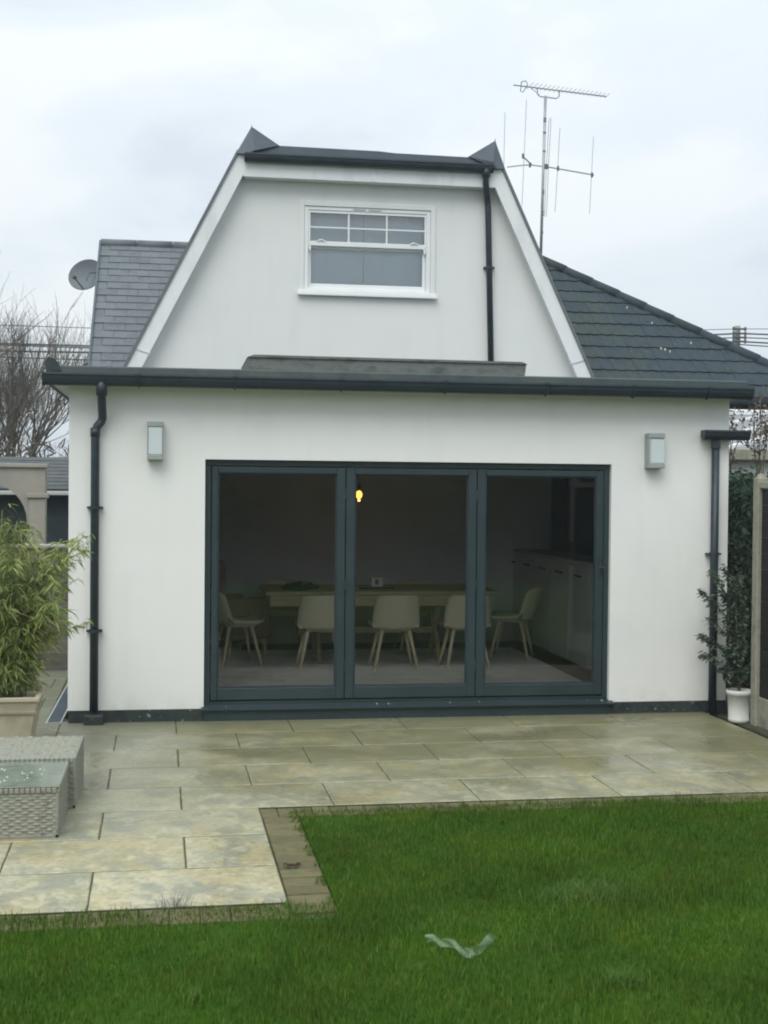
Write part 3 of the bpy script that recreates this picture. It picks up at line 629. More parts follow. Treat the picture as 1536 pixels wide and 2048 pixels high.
# upper sash (outer), with horns
us = MB().box(ia, ib, WY+.004, WY+.045, zm-.022, zm+.03, c=.004).box(ia, ia+.02, WY+.005, WY+.044, zm+.03, fz1-.041).box(ib-.02, ib, WY+.005, WY+.044, zm+.03, fz1-.041).box(ia+.02, ib-.02, WY+.005, WY+.044, fz1-.07, fz1-.041, c=.003)
for s_ in (ia+.0, ib-.032): us.prism([(s_, zm-.023), (s_+.032, zm-.023), (s_+.026, zm-.06), (s_+.016, zm-.085), (s_+.006, zm-.06)], WY+.004, WY+.04)
usash = hpart(us, 'upper_sash', M['upvc_white'], win)
uz0, uz1 = zm+.03, fz1-.07; ux0, ux1 = ia+.02, ib-.02
ls = MB().box(ia, ib, WY+.048, WY+.085, fz0+.031, fz0+.085, c=.004).box(ia, ia+st, WY+.048, WY+.085, fz0+.085, zm-.0, c=.004).box(ib-st, ib, WY+.048, WY+.085, fz0+.085, zm-.0, c=.004)
ls.box(ia+st, ib-st, WY+.049, WY+.084, zm-.045, zm+.012, c=.004)
hpart(ls, 'lower_sash', M['upvc_white'], win)
bars = [MB().box(xx-.009, xx+.009, WY+.012, WY+.022, uz0, uz1) for xx in (ux0+(ux1-ux0)/3, ux0+2*(ux1-ux0)/3)]
bars += [MB().box(ux0, ux1, WY+.013, WY+.021, (uz0+uz1)/2-.008, (uz0+uz1)/2+.008)]
for b_ in bars: hpart(b_, 'glazing_bar', M['upvc_white'], win)
hpart(B(ux0, ux1, WY+.023, WY+.029, uz0, uz1), 'glass_pane', M['glass_up'], win)
hpart(B(ia+st, ib-st, WY+.062, WY+.068, fz0+.085, zm-.045), 'glass_pane', M['glass_up'], win)
xc = (fa+fb)/2-.01
for k in (-1, 1): hpart(B(xc+k*.085-.07, xc+k*.085+.07, WY-.012, WY-.004, fz1-.026, fz1-.012, c=.003), 'trickle_vent', M['soffit'], win)
for xx in (ia+.14, ib-.14): hpart(MB().tube([(xx-.04, WY+.0, zm+.028), (xx, WY-.004, zm+.044), (xx+.04, WY+.0, zm+.028)], .009, 6), 'sash_catch', M['upvc_white'], win)
def curtain(x0, x1, ph):
    return MB().grid(lambda u, v: (x0+(x1-x0)*u, WY+.13+.0025*math.sin(u*30+ph)+.004*math.sin(u*9), fz0+.0+(fz1-fz0)*v), 60, 2)
cxm = (wx0+wx1)/2
hpart(curtain(wx0-.1, cxm-.03, 0), 'curtain', M['curtain'], win, True); hpart(curtain(cxm-.015, wx1+.1, 1.3), 'curtain', M['curtain'], win, True)
hpart(B(cxm-.028, cxm-.012, WY+.112, WY+.118, fz0, fz1), 'curtain_edge', M['upvc_white'], win)
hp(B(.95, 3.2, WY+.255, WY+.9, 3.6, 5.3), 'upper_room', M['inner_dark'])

# rooflight box
rb = MB(); p = [(.60, 2.834), (3.17, 2.834), (3.10, 3.07), (.67, 3.07)]
rb.add([(.615, .95, 2.834), (3.12, .95, 2.834), (3.12, 2.2, 2.834), (.615, 2.2, 2.834), (.61, .95, 3.05), (3.145, .95, 3.045), (3.145, 2.1, 3.05), (.61, 2.1, 3.06)],
       [(3, 2, 1, 0), (4, 5, 6, 7), (0, 1, 5, 4), (1, 2, 6, 5), (2, 3, 7, 6), (3, 0, 4, 7)])
rbo = hp(rb, 'rooflight_kerb', M['box'])
hpart(MB().prism([(.605, 3.05), (.665, 3.073), (3.10, 3.066), (3.155, 3.046)][::-1], .935, 2.12), 'rooflight_cover', M['box'], rbo)

# main roof: rear slope with slates at the left, concrete tiles and a hip at the right
SL = math.atan(.86)
def roofz(y): return 3.25+.86*(y-4.2)
hipT, hipB = Vector((4.70, 6.2, roofz(6.2))), Vector((7.75, 4.0, roofz(4.0)))
rt = MB()
th = .09
def rquad(pts):
    n = len(pts); v = pts+[(x, y, z-th) for x, y, z in pts]
    rt.add(v, [tuple(range(n)), tuple(range(2*n-1, n-1, -1))]+[(i, (i+1) % n, (i+1) % n+n, i+n) for i in range(n)])
off = -.045
ya, yb = 3.95, 6.2
rquad([(-.96, ya, roofz(ya)+off), (7.7, ya, roofz(ya)+off), (hipT.x, yb, roofz(yb)+off), (-.96, yb, roofz(yb)+off)])
rquad([(hipT.x, yb, roofz(yb)+off), (7.7, ya, roofz(ya)+off), (7.7, 8.4, roofz(ya)+off)])
rquad([(-.96, 8.4, roofz(ya)+off), (-.96, yb, roofz(yb)+off), (hipT.x, yb, roofz(yb)+off), (7.7, 8.4, roofz(ya)+off)])
mroof = hp(rt, 'main_roof', M['slate'])
mw = MB().box(-.88, 7.4, 4.25, 8.2, 0, 3.12).prismx([(4.3, 3.12), (8.1, 3.12), (6.2, 4.75)], -.93, -.85)
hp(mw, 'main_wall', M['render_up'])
hp(MB().prismx([(3.93, roofz(3.93)-.10), (3.93, roofz(3.93)+.02), (6.2, roofz(6.2)+.015), (8.4, roofz(4)+.02), (8.4, roofz(4)-.12), (6.2, roofz(6.2)-.12)], -.985, -.961), 'verge_trim', M['lead'])
hp(B(4.75, 7.75, 3.965, 3.99, roofz(3.95)-.30, roofz(3.95)-.05), 'fascia', M['upvc_black'])
hp(B(4.75, 7.75, 3.991, 4.24, roofz(3.95)-.30, roofz(3.95)-.28), 'soffit', M['soffit'])
# slates
sw, se = .25, .148
sm = MB().box(-sw/2+.0012, sw/2-.0012, -.0, se+.06, -.002, .011, c=.001); sm.v = [(x, y, z+.012*(1-y/(se+.06))) for x, y, z in sm.v]
sme = sm.mesh('slate', M['slate'])
half = MB().box(-sw/4+.003, sw/4-.003, 0, se+.06, -.002, .009, c=.002); half.v = [(x, y, z+.010*(1-y/(se+.06))) for x, y, z in half.v]; hme = half.mesh('slate', M['slate'])
slope_len = (6.2-3.95)/math.cos(SL); nrow = int(slope_len/se)
for r_ in range(nrow+1):
    s_ = r_*se; yy = 3.95+s_*math.cos(SL); zz = roofz(yy)-.04
    if yy > 6.17: break
    if r_ % 2:
        inst('slate', hme, mroof, (-.975+sw/4-HL.x, yy-HL.y, zz-HL.z), (SL, 0, 0)); x = -.975+sw/2+sw/2
    else: x = -.975+sw/2
    while x < XL(zz)+.35 and x < .7:
        inst('slate', sme, mroof, (x-HL.x, yy-HL.y, zz-HL.z+random.uniform(0, .003)), (SL+random.uniform(-.006, .006), random.uniform(-.004, .004), 0)); x += sw
x = -.96
while x < .6: hpart(MB().tube([(x, 6.2, roofz(6.2)-.03), (x+.44, 6.2, roofz(6.2)-.03)], .06, 12), 'ridge_tile', M['slate'], mroof, True); x += .445
# concrete tiles
tw, te, nseg = .30, .245, 12
def tileprof(u): return .010+.009*max(0, math.sin(u*2*math.pi*2))**1.0*.9
def tile_mb(keep=None):
    mb = MB(); top = [(-tw/2+.0015+(tw-.003)*i/nseg, tileprof(i/nseg)) for i in range(nseg+1)]
    n = nseg+1; le = te+.05
    v = [(x, 0, z+.018) for x, z in top]+[(x, le, z) for x, z in top]+[(x, 0, -.004) for x, z in top]+[(x, le, -.004) for x, z in top]
    f = [(i, i+1, n+i+1, n+i) for i in range(n-1)]+[(2*n+i, 2*n+i+1, i+1, i) for i in range(n-1)]+[(0, n, 3*n, 2*n), (n-1, 3*n-1, 4*n-1, 2*n-1)]
    return mb.add(v, f)
tme = tile_mb().mesh('roof_tile', M['tile'])
slope2 = (6.2-3.95)/math.cos(SL)
hd_ = (hipB-hipT).normalized()
cnt = 0
for r_ in range(int(slope2/te)+1):
    s_ = r_*te; yy = 3.95+s_*math.cos(SL); zz = roofz(yy)-.04
    xh = hipT.x+(hipB.x-hipT.x)*(6.2-yy)/(6.2-4.0)
    x = 3.3+tw/2+(tw/2 if r_ % 2 else 0)*0
    if yy > 6.18: break
    while x-tw/2 < xh:
        if x > XRt(min(zz, 5.4))-.35:
            xh2 = hipT.x+(hipB.x-hipT.x)*(6.2-(yy+te*math.cos(SL)))/(2.2)
            if x+tw/2 > xh2:
                bm = bmesh.new(); bm.from_mesh(tme)
                # clip against the hip line in tile space
                p0 = Vector((xh-x, 0, 0)); dirv = Vector((xh2-xh, te, 0)).normalized(); nrm = Vector((dirv.y, -dirv.x, 0))
                bmesh.ops.bisect_plane(bm, geom=bm.verts[:]+bm.edges[:]+bm.faces[:], plane_co=p0, plane_no=nrm, clear_outer=True)
                if len(bm.verts) > 2:
                    me = bpy.data.meshes.new('roof_tile'); bm.to_mesh(me); 
                    if not me.materials: me.materials.append(M['tile'])
                    inst('roof_tile', me, mroof, (x-HL.x, yy-HL.y, zz-HL.z), (SL, 0, 0))
                bm.free()
            else:
                inst('roof_tile', tme, mroof, (x-HL.x, yy-HL.y, zz-HL.z+random.uniform(-.002, .003)), (SL+random.uniform(-.008, .008), random.uniform(-.006, .006), random.uniform(-.004, .004)))
            cnt += 1
        x += tw
hl = (hipB-hipT).length; k = 0
while k*.40 < hl:
    a = hipT+hd_*(k*.40); b = hipT+hd_*min(k*.40+.41, hl)
    hpart(MB().tube([a+Vector((0, 0, -.022)), b+Vector((0, 0, -.016))], [.066, .070], 12), 'hip_tile', M['tile'], mroof, True); k += 1
hp(gutter(4.8, 7.75, 3.90, roofz(3.95)-.04, .055, .09), 'gutter', M['upvc_black'])
# droppings / lichen specks on tiles
sp = MB()
for (px, py, s_) in [(1194, 641, .012), (1188, 655, .012), (1322, 696, .018), (1330, 698, .02), (1340, 702, .014), (1298, 714, .012), (1382, 685, .016), (1458, 713, .010), (1254, 614, .014), (1220, 668, .009), (1304, 645, .013), (1316, 661, .011)]:
    d = ray(px, py); t_ = (3.25-CPOS.z+.86*(CPOS.y-4.2)+.012)/(d.z-.86*d.y); q = CPOS+d*t_
    sp.lathe([(s_*.4, q.z-.02), (s_*.65, q.z+.0), (s_*.3, q.z+.006)], q.x, q.y, 7) if s_ > .0125 else None
hpart(sp, 'bird_droppings', M['dropping'], mroof)['kind'] = 'stuff'

# ------------------------------------------------------------------ wall lamps
def wall_lamp(x0, x1, z0, z1, label, dx=0, asym=False):
    L0 = ((x0+x1)/2, 0, (z0+z1)/2); t = empty('wall_lamp', L0, label, 'wall lamp', 'matching box lamps either side of the folding doors')
    hw, hh = (x1-x0)/2, (z1-z0)/2
    body = MB().box(-hw, hw, -.11, -.0005, hh-.042, hh, c=.004).box(-hw, hw, -.11, -.0005, -hh, -hh+.042, c=.004).box(-hw, hw, -.022, -.0005, -hh+.042, hh-.042)
    if asym: body.box(-hw, -hw+.012, -.109, -.022, -hh+.042, hh-.042)
    else: body.box(-hw, -hw+.006, -.108, -.022, -hh+.042, hh-.042).box(hw-.006, hw, -.108, -.022, -hh+.042, hh-.042)
    body.build('lamp_body', M['lamp_metal'], t)
    if asym: B(-hw+.013, hw-.0, -.10, -.023, -hh+.043, hh-.043, c=.004).build('diffuser', M['opal'], t)
    else: B(-hw+.007, hw-.007, -.104, -.023, -hh+.043, hh-.043, c=.004).build('diffuser', M['opal'], t)
wall_lamp(-.238, -.112, 2.112, 2.418, 'grey box wall lamp between the left downpipe and the folding doors')
wall_lamp(3.937, 4.08, 2.093, 2.39, 'grey box wall lamp with open right side, beside the right downpipe', asym=True)

# ------------------------------------------------------------------ antenna, dish
AY = 6.0
anL = atY(1082, 505, AY)
an = empty('roof_antenna', (anL.x, AY, 4.8), 'tall grey mast carrying a long comb aerial above an aerial of upright rods', 'antenna')
def ap(mb, name, m, par=an, sm=False):
    mb.v = [tuple(Vector(q)-Vector((anL.x, AY, 4.8))) for q in mb.v]; return mb.build(name, m, par, sm)
A = lambda x, y, d=0: atY(x, y, AY+d)
mtop, mbot = A(1091, 192), Vector((anL.x-.005, AY, 4.8))
ap(MB().tube([mbot, mtop], .019, 10), 'mast', M['ant'], sm=True)
for py in (238, 243, 266, 303, 382, 387, 424, 430, 465):
    q = A(1091-(py-192)*.027, py); ap(MB().tube([q-Vector((0, 0, .012)), q+Vector((0, 0, .012))], .0205, 10), 'mast_band', M['ant_dark'])
# comb aerial
b0, b1 = A(1027, 170, -.25), A(1213, 193, .25)
com = ap(MB().tube([b0, b1], .0085, 6), 'comb_boom', M['ant'])
bd_ = (b1-b0).normalized(); side = Vector((-bd_.y, bd_.x, 0)).normalized()*-1
for k in range(19):
    c = b0+(b1-b0)*(.16+.835*k/18); hl_ = .085-.0012*k
    # rods cross the boom horizontally, seen from underneath and one end
    dv = (side*.6+Vector((.55, 0, .62))).normalized()*hl_
    ap(MB().tube([c-dv*.45, c+dv], .0035, 4), 'rod', M['ant'], com)
q0 = b0+(b1-b0)*.08
ap(MB().tube([q0+Vector((.00, 0, .05)), q0+Vector((.06, 0, .07)), q0+Vector((.09, .02, .03)), q0+Vector((.03, .02, -.07)), q0+Vector((-.01, 0, -.07)), q0+Vector((.0, 0, .0)), q0+Vector((.00, 0, .05))], .006, 5), 'dipole_loop', M['ant_dark'], com)
ap(MB().tube([A(1075, 178), A(1075, 188), A(1080, 193), A(1091, 194), A(1113, 197), A(1118, 193), A(1119, 182)], .0085, 6), 'cradle', M['ant'])
ap(MB().tube([A(1062, 176), A(1079, 190)], .004, 4), 'stay_wire', M['ant_dark'])
# rod aerial
for pts, r_ in (([(1014, 334), (1048, 330), (1063, 330), (1087, 333)], .0085), ([(1085, 332), (1120, 338), (1188, 350)], .0095), ([(1045, 312), (1064, 330)], .011)):
    ap(MB().tube([A(*p_) for p_ in pts], r_, 6), 'boom', M['ant'])
for (xa, ya_, xb, yb_) in ((1010, 225, 1006, 400), (1053, 199, 1044, 412), (1120, 255, 1110, 424), (1187, 273, 1179, 427)):
    ap(MB().tube([A(xa, ya_), A(xb, yb_)], .0042, 5), 'upright_rod', M['ant'])
ap(MB().tube([A(1093, 332), A(1098, 240), A(1100, 236), A(1102, 238), A(1101, 260), A(1097, 332), A(1093, 430), A(1091, 434), A(1089, 430), A(1093, 332)], .0042, 5), 'folded_dipole', M['ant'])
for px, py in ((1092, 333), (1116, 337), (1184, 350), (1046, 312), (1060, 330)):
    q = A(px, py); ap(MB().box(q.x-.028, q.x+.028, q.y-.02, q.y+.02, q.z-.03, q.z+.03, c=.005) if px == 1092 else MB().box(q.x-.011, q.x+.011, q.y-.015, q.y+.015, q.z-.03, q.z+.03), 'clamp', M['ant_dark'])
# satellite dish
dc = atY(171, 549, 6.25)
ds = empty('satellite_dish', dc, 'grey satellite dish fixed to the left end of the slate roof', 'satellite dish')
dm = MB(); nr, na = 6, 28
axis = Vector((-.50, -.80, .22)).normalized(); ua = axis.cross(Vector((0, 0, 1))).normalized(); va = ua.cross(axis)
def dp_(rr, a, back=0): return (ua*math.cos(a)*.255+va*math.sin(a)*.20)*rr + axis*(.05*rr*rr-.05-back)
for back in (0, .008):
    v = [dp_(i/nr, 2*math.pi*k/na, back) for i in range(1, nr+1) for k in range(na)]+[dp_(0, 0, back)]
    f = [(i*na+k, i*na+(k+1) % na, (i+1)*na+(k+1) % na, (i+1)*na+k) for i in range(nr-1) for k in range(na)]+[(nr*na, (k+1) % na, k) for k in range(na)]
    dm.add(v, f if not back else [q[::-1] for q in f])
dm.tube([dp_(1, 2*math.pi*k/na, .004) for k in range(na+1)], .006, 5)
dm.build('dish_bowl', M['dish'], ds, True)
la = axis*.22+va*-.12
MB().tube([va*-.19+axis*.0, la], .009, 6).build('feed_arm', M['ant_dark'], ds)
MB().tube([la-axis*.03, la+axis*.03+va*.0], .025, 10).build('receiver', M['ant_dark'], ds)
MB().tube([axis*-.05, axis*-.12, Vector((.16, .18, -.03))], .018, 8).build('bracket_arm', M['ant_dark'], ds)
MB().box(.12, .2, .12, .25, -.09, .05).build('wall_bracket', M['ant_dark'], ds)
MB().tube([Vector((.02, -.15, -.10)), Vector((.05, -.12, -.0)), Vector((.13, -.05, 0.02))], .008, 5).build('cable', M['ant_dark'], ds)

# ------------------------------------------------------------------ inside the room
FZ = .12
rug = B(-.1, 3.72, .62, 3.55, FZ+.002, FZ+.014).build('rug', M['rug']); tag(rug, 'large pale rug under the dining table seen through the folding doors', 'rug')
tb = empty('dining_table', (2.05, 2.75, FZ), 'long light oak dining table behind the folding doors', 'dining table')
B(-1.18, 1.18, -.50, .50, .715, .75, c=.006).build('tabletop', M['wood'], tb)
MB().box(-1.13, 1.13, -.455, -.435, .60, .715).box(-1.13, 1.13, .435, .455, .60, .715).box(-1.13, -1.11, -.435, .435, .60, .715).box(1.11, 1.13, -.435, .435, .60, .715).build('apron', M['wood'], tb)
for sx in (-.62, .62):
    for sg in (-1, 1): MB().tube([(sx, -sg*.30, .014), (sx, sg*.22, .60)], .03, 6).build('trestle_leg', M['wood'], tb)
MB().box(-.6, .6, -.03, .03, .28, .34, c=.004).build('stretcher', M['wood'], tb)
def make_chair(shell, leg, name='dining_chair'):
    t = empty(name)
    # shell: seat plus wrapped back, facing +Y
    def sh(u, v, off=0):
        # v 0..0.45 seat (front to rear), .45..1 back up
        x = (u-.5)*2
        if v < .45:
            q = v/.45; y = .22-.40*q; z = .445+.02*(x*x)*1.2-.02*math.sin(q*math.pi)+ (.012 if q < .1 else 0); wx = .225+.01*q
            z += .05*max(0, abs(x)-.6)**1.5*q*3
        else:
            q = (v-.45)/.55; y = -.18-.065*q-.05*math.sin(q*math.pi/2)*(1-x*x*.9)+.10*x*x*(1-q*.35); z = .425+.335*q; wx = .235-.028*q**1.6
            if q > .82: z -= .035*abs(x)**7*(q-.82)/.18
            if q < .2: z += .0
        return Vector((x*wx, y+off*(.012 if v > .45 else 0), z-off*(.012 if v <= .45 else 0)))
    mb = MB().grid(lambda u, v: sh(u, v), 14, 22)
    mb2 = MB().grid(lambda u, v: sh(u, v)+Vector((0, -.032 if v > .45 else -.008, -.004 if v > .45 else -.03)), 14, 22)
    n = 15; ns = 23
    base = len(mb.v); mb.v += mb2.v; mb.f += [tuple(i+base for i in q[::-1]) for q in mb2.f]
    ring = [i for i in range(n)]+[j*n+n-1 for j in range(1, ns)]+[(ns-1)*n+i for i in range(n-2, -1, -1)]+[j*n for j in range(ns-2, 0, -1)]
    for i in range(len(ring)):
        a_, b_ = ring[i], ring[(i+1) % len(ring)]; mb.f.append((b_, a_, a_+base, b_+base))
    mb.build('shell', shell, t, True)
    # tall wrapped rear skirt down to seat underside
    MB().box(-.15, .15, -.13, .15, .395, .42, c=.006).build('seat_frame', shell, t)
    for sx in (-1, 1):
        for sy in (-1, 1):
            MB().tube([(sx*.13, sy*.11, .41), (sx*.215, sy*(.20), .014)], [.021, .013], 9).build('leg', leg, t, True)
    return t
proto = make_chair(M['chairshell'], M['leg'])
G = 'cream dining chairs around the table'
spots = [(1.385, 1.98, 0, 'cream dining chair with its back to the glass, leftmost of the front three'),
         (2.11, 1.98, 0, 'cream dining chair with its back to the glass, middle one of the front three'),
         (2.82, 1.98, 0, 'cream dining chair with its back to the glass, rightmost of the front three'),
         (.60, 2.45, R(-78), 'cream dining chair at the left end of the table, turned side on'),
         (3.50, 2.75, R(68), 'cream dining chair at the right end of the table, seen half from the side'),
         (1.15, 3.55, R(180), 'cream dining chair on the far side of the table, leftmost of the far row'),
         (2.62, 3.50, R(180), 'cream dining chair on the far side of the table, its rim above the tabletop')]
for i, (x, y, a, lb) in enumerate(spots):
    o = proto if i == 0 else copy_tree(proto); o.location = (x, y, FZ); o.rotation_euler = (0, 0, a); tag(o, lb, 'chair', G)
def armchair(x, y, a, s, lb):
    t = empty('armchair', (x, y, FZ), lb, 'armchair', None, a)
    B(-.3*s, .3*s, -.28, .28, .18, .46, c=.03).build('seat', M['chairbrown'], t)
    B(-.28*s, .28*s, -.36, -.24, .18, 1.02, c=.04).build('backrest', M['chairbrown'], t)
    for sx in (-1, 1): B(sx*.31*s-.04, sx*.31*s+.04, -.28, .26, .18, .62, c=.02).build('armrest', M['chairbrown'], t)
    for sx in (-1, 1):
        for sy in (-1, 1): MB().tube([(sx*.22, sy*.2, .19), (sx*.25, sy*.23, .0)], [.02, .013], 7).build('leg', M['leg'], t)
armchair(.62, 3.35, R(-60), .85, 'brown armchair behind the side-on chair at the left end')
armchair(2.25, 4.6, R(180), .9, 'brown high backed armchair in the dark behind the middle of the table')
# things on the table
TT = FZ+.75
tr = empty('table_tray', (1.25, 2.62, TT), 'dark tray with green leaves and glass on the left of the table', 'tray')
MB().lathe([(.16, 0), (.19, .012), (.20, .035), (.19, .035), (.18, .014), (0.001, .012)], 0, 0, 24, cap=False).build('tray_plate', M['screen'], tr)
lv = rng.uniform(-1, 1, (140, 3)); 
def leaf_cloud(P, D, Ln, Wd, sag=.25, curl=0):
    """P (n,3) bases, D (n,3) directions -> islands of 6 verts (two quads folded)"""
    D = D/np.linalg.norm(D, axis=1, keepdims=True); up = np.array([0, 0, 1.0]); S = np.cross(D, up); S /= np.linalg.norm(S, axis=1, keepdims=True)+1e-6
    # random twist
    tw_ = rng.normal(0, .7, len(P))[:, None]; U = np.cross(S, D); S = S*np.cos(tw_)+U*np.sin(tw_)
    Ln = Ln[:, None]; Wd = Wd[:, None]; g_ = np.array([0, 0, -1.0])
    m1 = P+D*Ln*.38+g_*Ln*sag*.12; m2 = P+D*Ln*.75+g_*Ln*sag*.5; t_ = P+D*Ln+g_*Ln*sag
    return np.stack([P, m1-S*Wd, m1+S*Wd, m2-S*Wd*.7, m2+S*Wd*.7, t_], 1)
LF = [(0, 2, 1), (1, 2, 4, 3), (3, 4, 5)]
def foliage(name, V, m, parent=None, loc=None):
    me = np_mesh(name, V, 0, m, LF); o = bpy.data.objects.new(name, me); COL.objects.link(o); o['kind'] = 'stuff'
    if parent: o.parent = parent
    return o
P_ = np.stack([lv[:, 0]*.13, lv[:, 1]*.1, .02+abs(lv[:, 2])*.03], 1); D_ = np.stack([lv[:, 1], lv[:, 0], .3+abs(lv[:, 2])*.4], 1)
foliage('sprigs', leaf_cloud(P_, D_, rng.uniform(.03, .07, 140), rng.uniform(.006, .012, 140)), M['shrub'], tr)
cb = empty('card_box', (2.03, 2.62, TT), 'small white box standing on a dark board in the middle of the table', 'box')
B(-.17, .17, -.12, .12, .0, .02, c=.004).build('board', M['screen'], cb)
B(-.06, .065, -.05, .05, .021, .12, c=.004).build('box_body', M['paperwhite'], cb); B(-.02, .015, -.0535, -.051, .045, .095).build('box_print', M['chairbrown'], cb)
# pendant
pd = empty('pendant_lamp', (1.867, 2.8, 2.449), 'glowing amber pendant bulb hanging above the table', 'lamp')
MB().lathe([(.05, 0), (.05, -.02), (.01, -.03)], 0, 0, 16).build('ceiling_rose', M['screen'], pd)
MB().tube([(0, 0, -.02), (0, 0, -.50)], .004, 6).build('flex', M['screen'], pd)
MB().tube([(0, 0, -.50), (0, 0, -.56)], .018, 10).build('lamp_holder', M['screen'], pd)
zbl = 1.83-2.449
MB().lathe([(.008, zbl+.045), (.022, zbl+.036), (.034, zbl+.014), (.034, zbl-.006), (.024, zbl-.028), (.008, zbl-.04)], 0, 0, 16).build('glass_bulb', M['bulb'], pd, True)
MB().tube([(.0, 0, zbl-.046), (.0, 0, zbl-.066)], .012, 8).build('bulb_tip', M['bulbhot'], pd)
pl_ = bpy.data.lights.new('pendant_light', 'POINT'); pl_.energy = .6; pl_.color = (1, .62, .28); pl_.shadow_soft_size = .04
plo = bpy.data.objects.new('pendant_light', pl_); COL.objects.link(plo); plo.parent = pd; plo.location = (0, 0, zbl-.11)
# cupboards along the right wall, screen above
cup = empty('sideboard', (4.1, 2.9, FZ), 'pale sage sideboard along the right wall inside the room', 'sideboard')
B(-.18, .24, -1.5, 1.7, .06, 1.05).build('carcass', M['cab'], cup)
B(-.20, .24, -1.52, 1.72, 1.05, 1.085, c=.004).build('worktop', M['coping'], cup)
for k in range(5):
    d_ = B(-.199, -.181, -1.49+k*.64, -1.49+k*.64+.625, .08, 1.03, c=.003).build('cupboard_door', M['cab'], cup)
    B(-.222, -.20, -1.49+k*.64+.2, -1.49+k*.64+.42, .93, .945, c=.003).build('handle', M['screen'], d_)
scn = empty('wall_screen', (4.33, 2.5, 1.75), 'black flat screen on the right inside wall above the sideboard', 'screen')
B(-.05, .018, -.9, .9, -.42, .42, c=.006).build('screen_body', M['screen'], scn)
lw = empty('back_glimmer', (atY(1001, 1020, 5.9).x, 5.9, 1.40), 'small pale glowing panel added for a blurred glimmer inside the dark room', 'glimmer panel')
B(-.105, .105, -.0, .03, 0, .42).build('glimmer_frame', M['inner'], lw); B(-.085, .085, -.01, -.001, .02, .40).build('pane', M['glimmer_pane'], lw)  # added glowing panel imitating a blurred pale glimmer, no known window here
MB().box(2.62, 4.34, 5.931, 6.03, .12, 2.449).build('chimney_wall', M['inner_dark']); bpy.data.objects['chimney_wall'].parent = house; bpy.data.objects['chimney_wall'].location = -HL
dk = empty('dresser', (.35, 5.6, FZ), 'dark tall dresser against the back wall on the left inside the room', 'dresser')
B(-.6, .6, -.2, .2, 0, 1.0, c=.01).build('base_unit', M['screen'], dk); B(-.55, .55, .0, .2, 1.0, 2.0, c=.01).build('top_unit', M['screen'], dk)
for z_ in (1.3, 1.6): B(-.54, .54, -.06, -.001, z_, z_+.02).build('shelf', M['chairbrown'], dk)
for x_ in (-.58, .01): B(x_, x_+.57, -.222, -.201, .05, .95).build('door', M['chairbrown'], dk)

pc1 = empty('wall_picture', (2.05, 5.97, 1.15), 'dim framed picture on the far dark wall above the brown armchair', 'picture')
B(-.45, .45, -.02, .02, 0, .62, c=.004).build('picture_frame', M['chairbrown'], pc1); B(-.40, .40, -.026, -.021, .05, .57).build('picture_print', M['inner'], pc1)
vs1 = empty('floor_vase', (3.15, 4.9, FZ), 'dark vase of tall stems standing behind the right of the table', 'vase')
MB().lathe([(.09, 0), (.14, .15), (.12, .4), (.06, .55), (.08, .62)], 0, 0, 18).build('vase_body', M['chairbrown'], vs1, True)
n = 160; P_ = np.stack([rng.normal(0, .12, n), rng.normal(0, .1, n), rng.uniform(.7, 1.35, n)], 1); D_ = np.stack([rng.normal(0, 1, n), rng.normal(0, 1, n), rng.uniform(0, 1.4, n)], 1)
foliage('leaves', leaf_cloud(P_, D_, rng.uniform(.06, .14, n), rng.uniform(.012, .03, n)), M['ivy'], vs1)
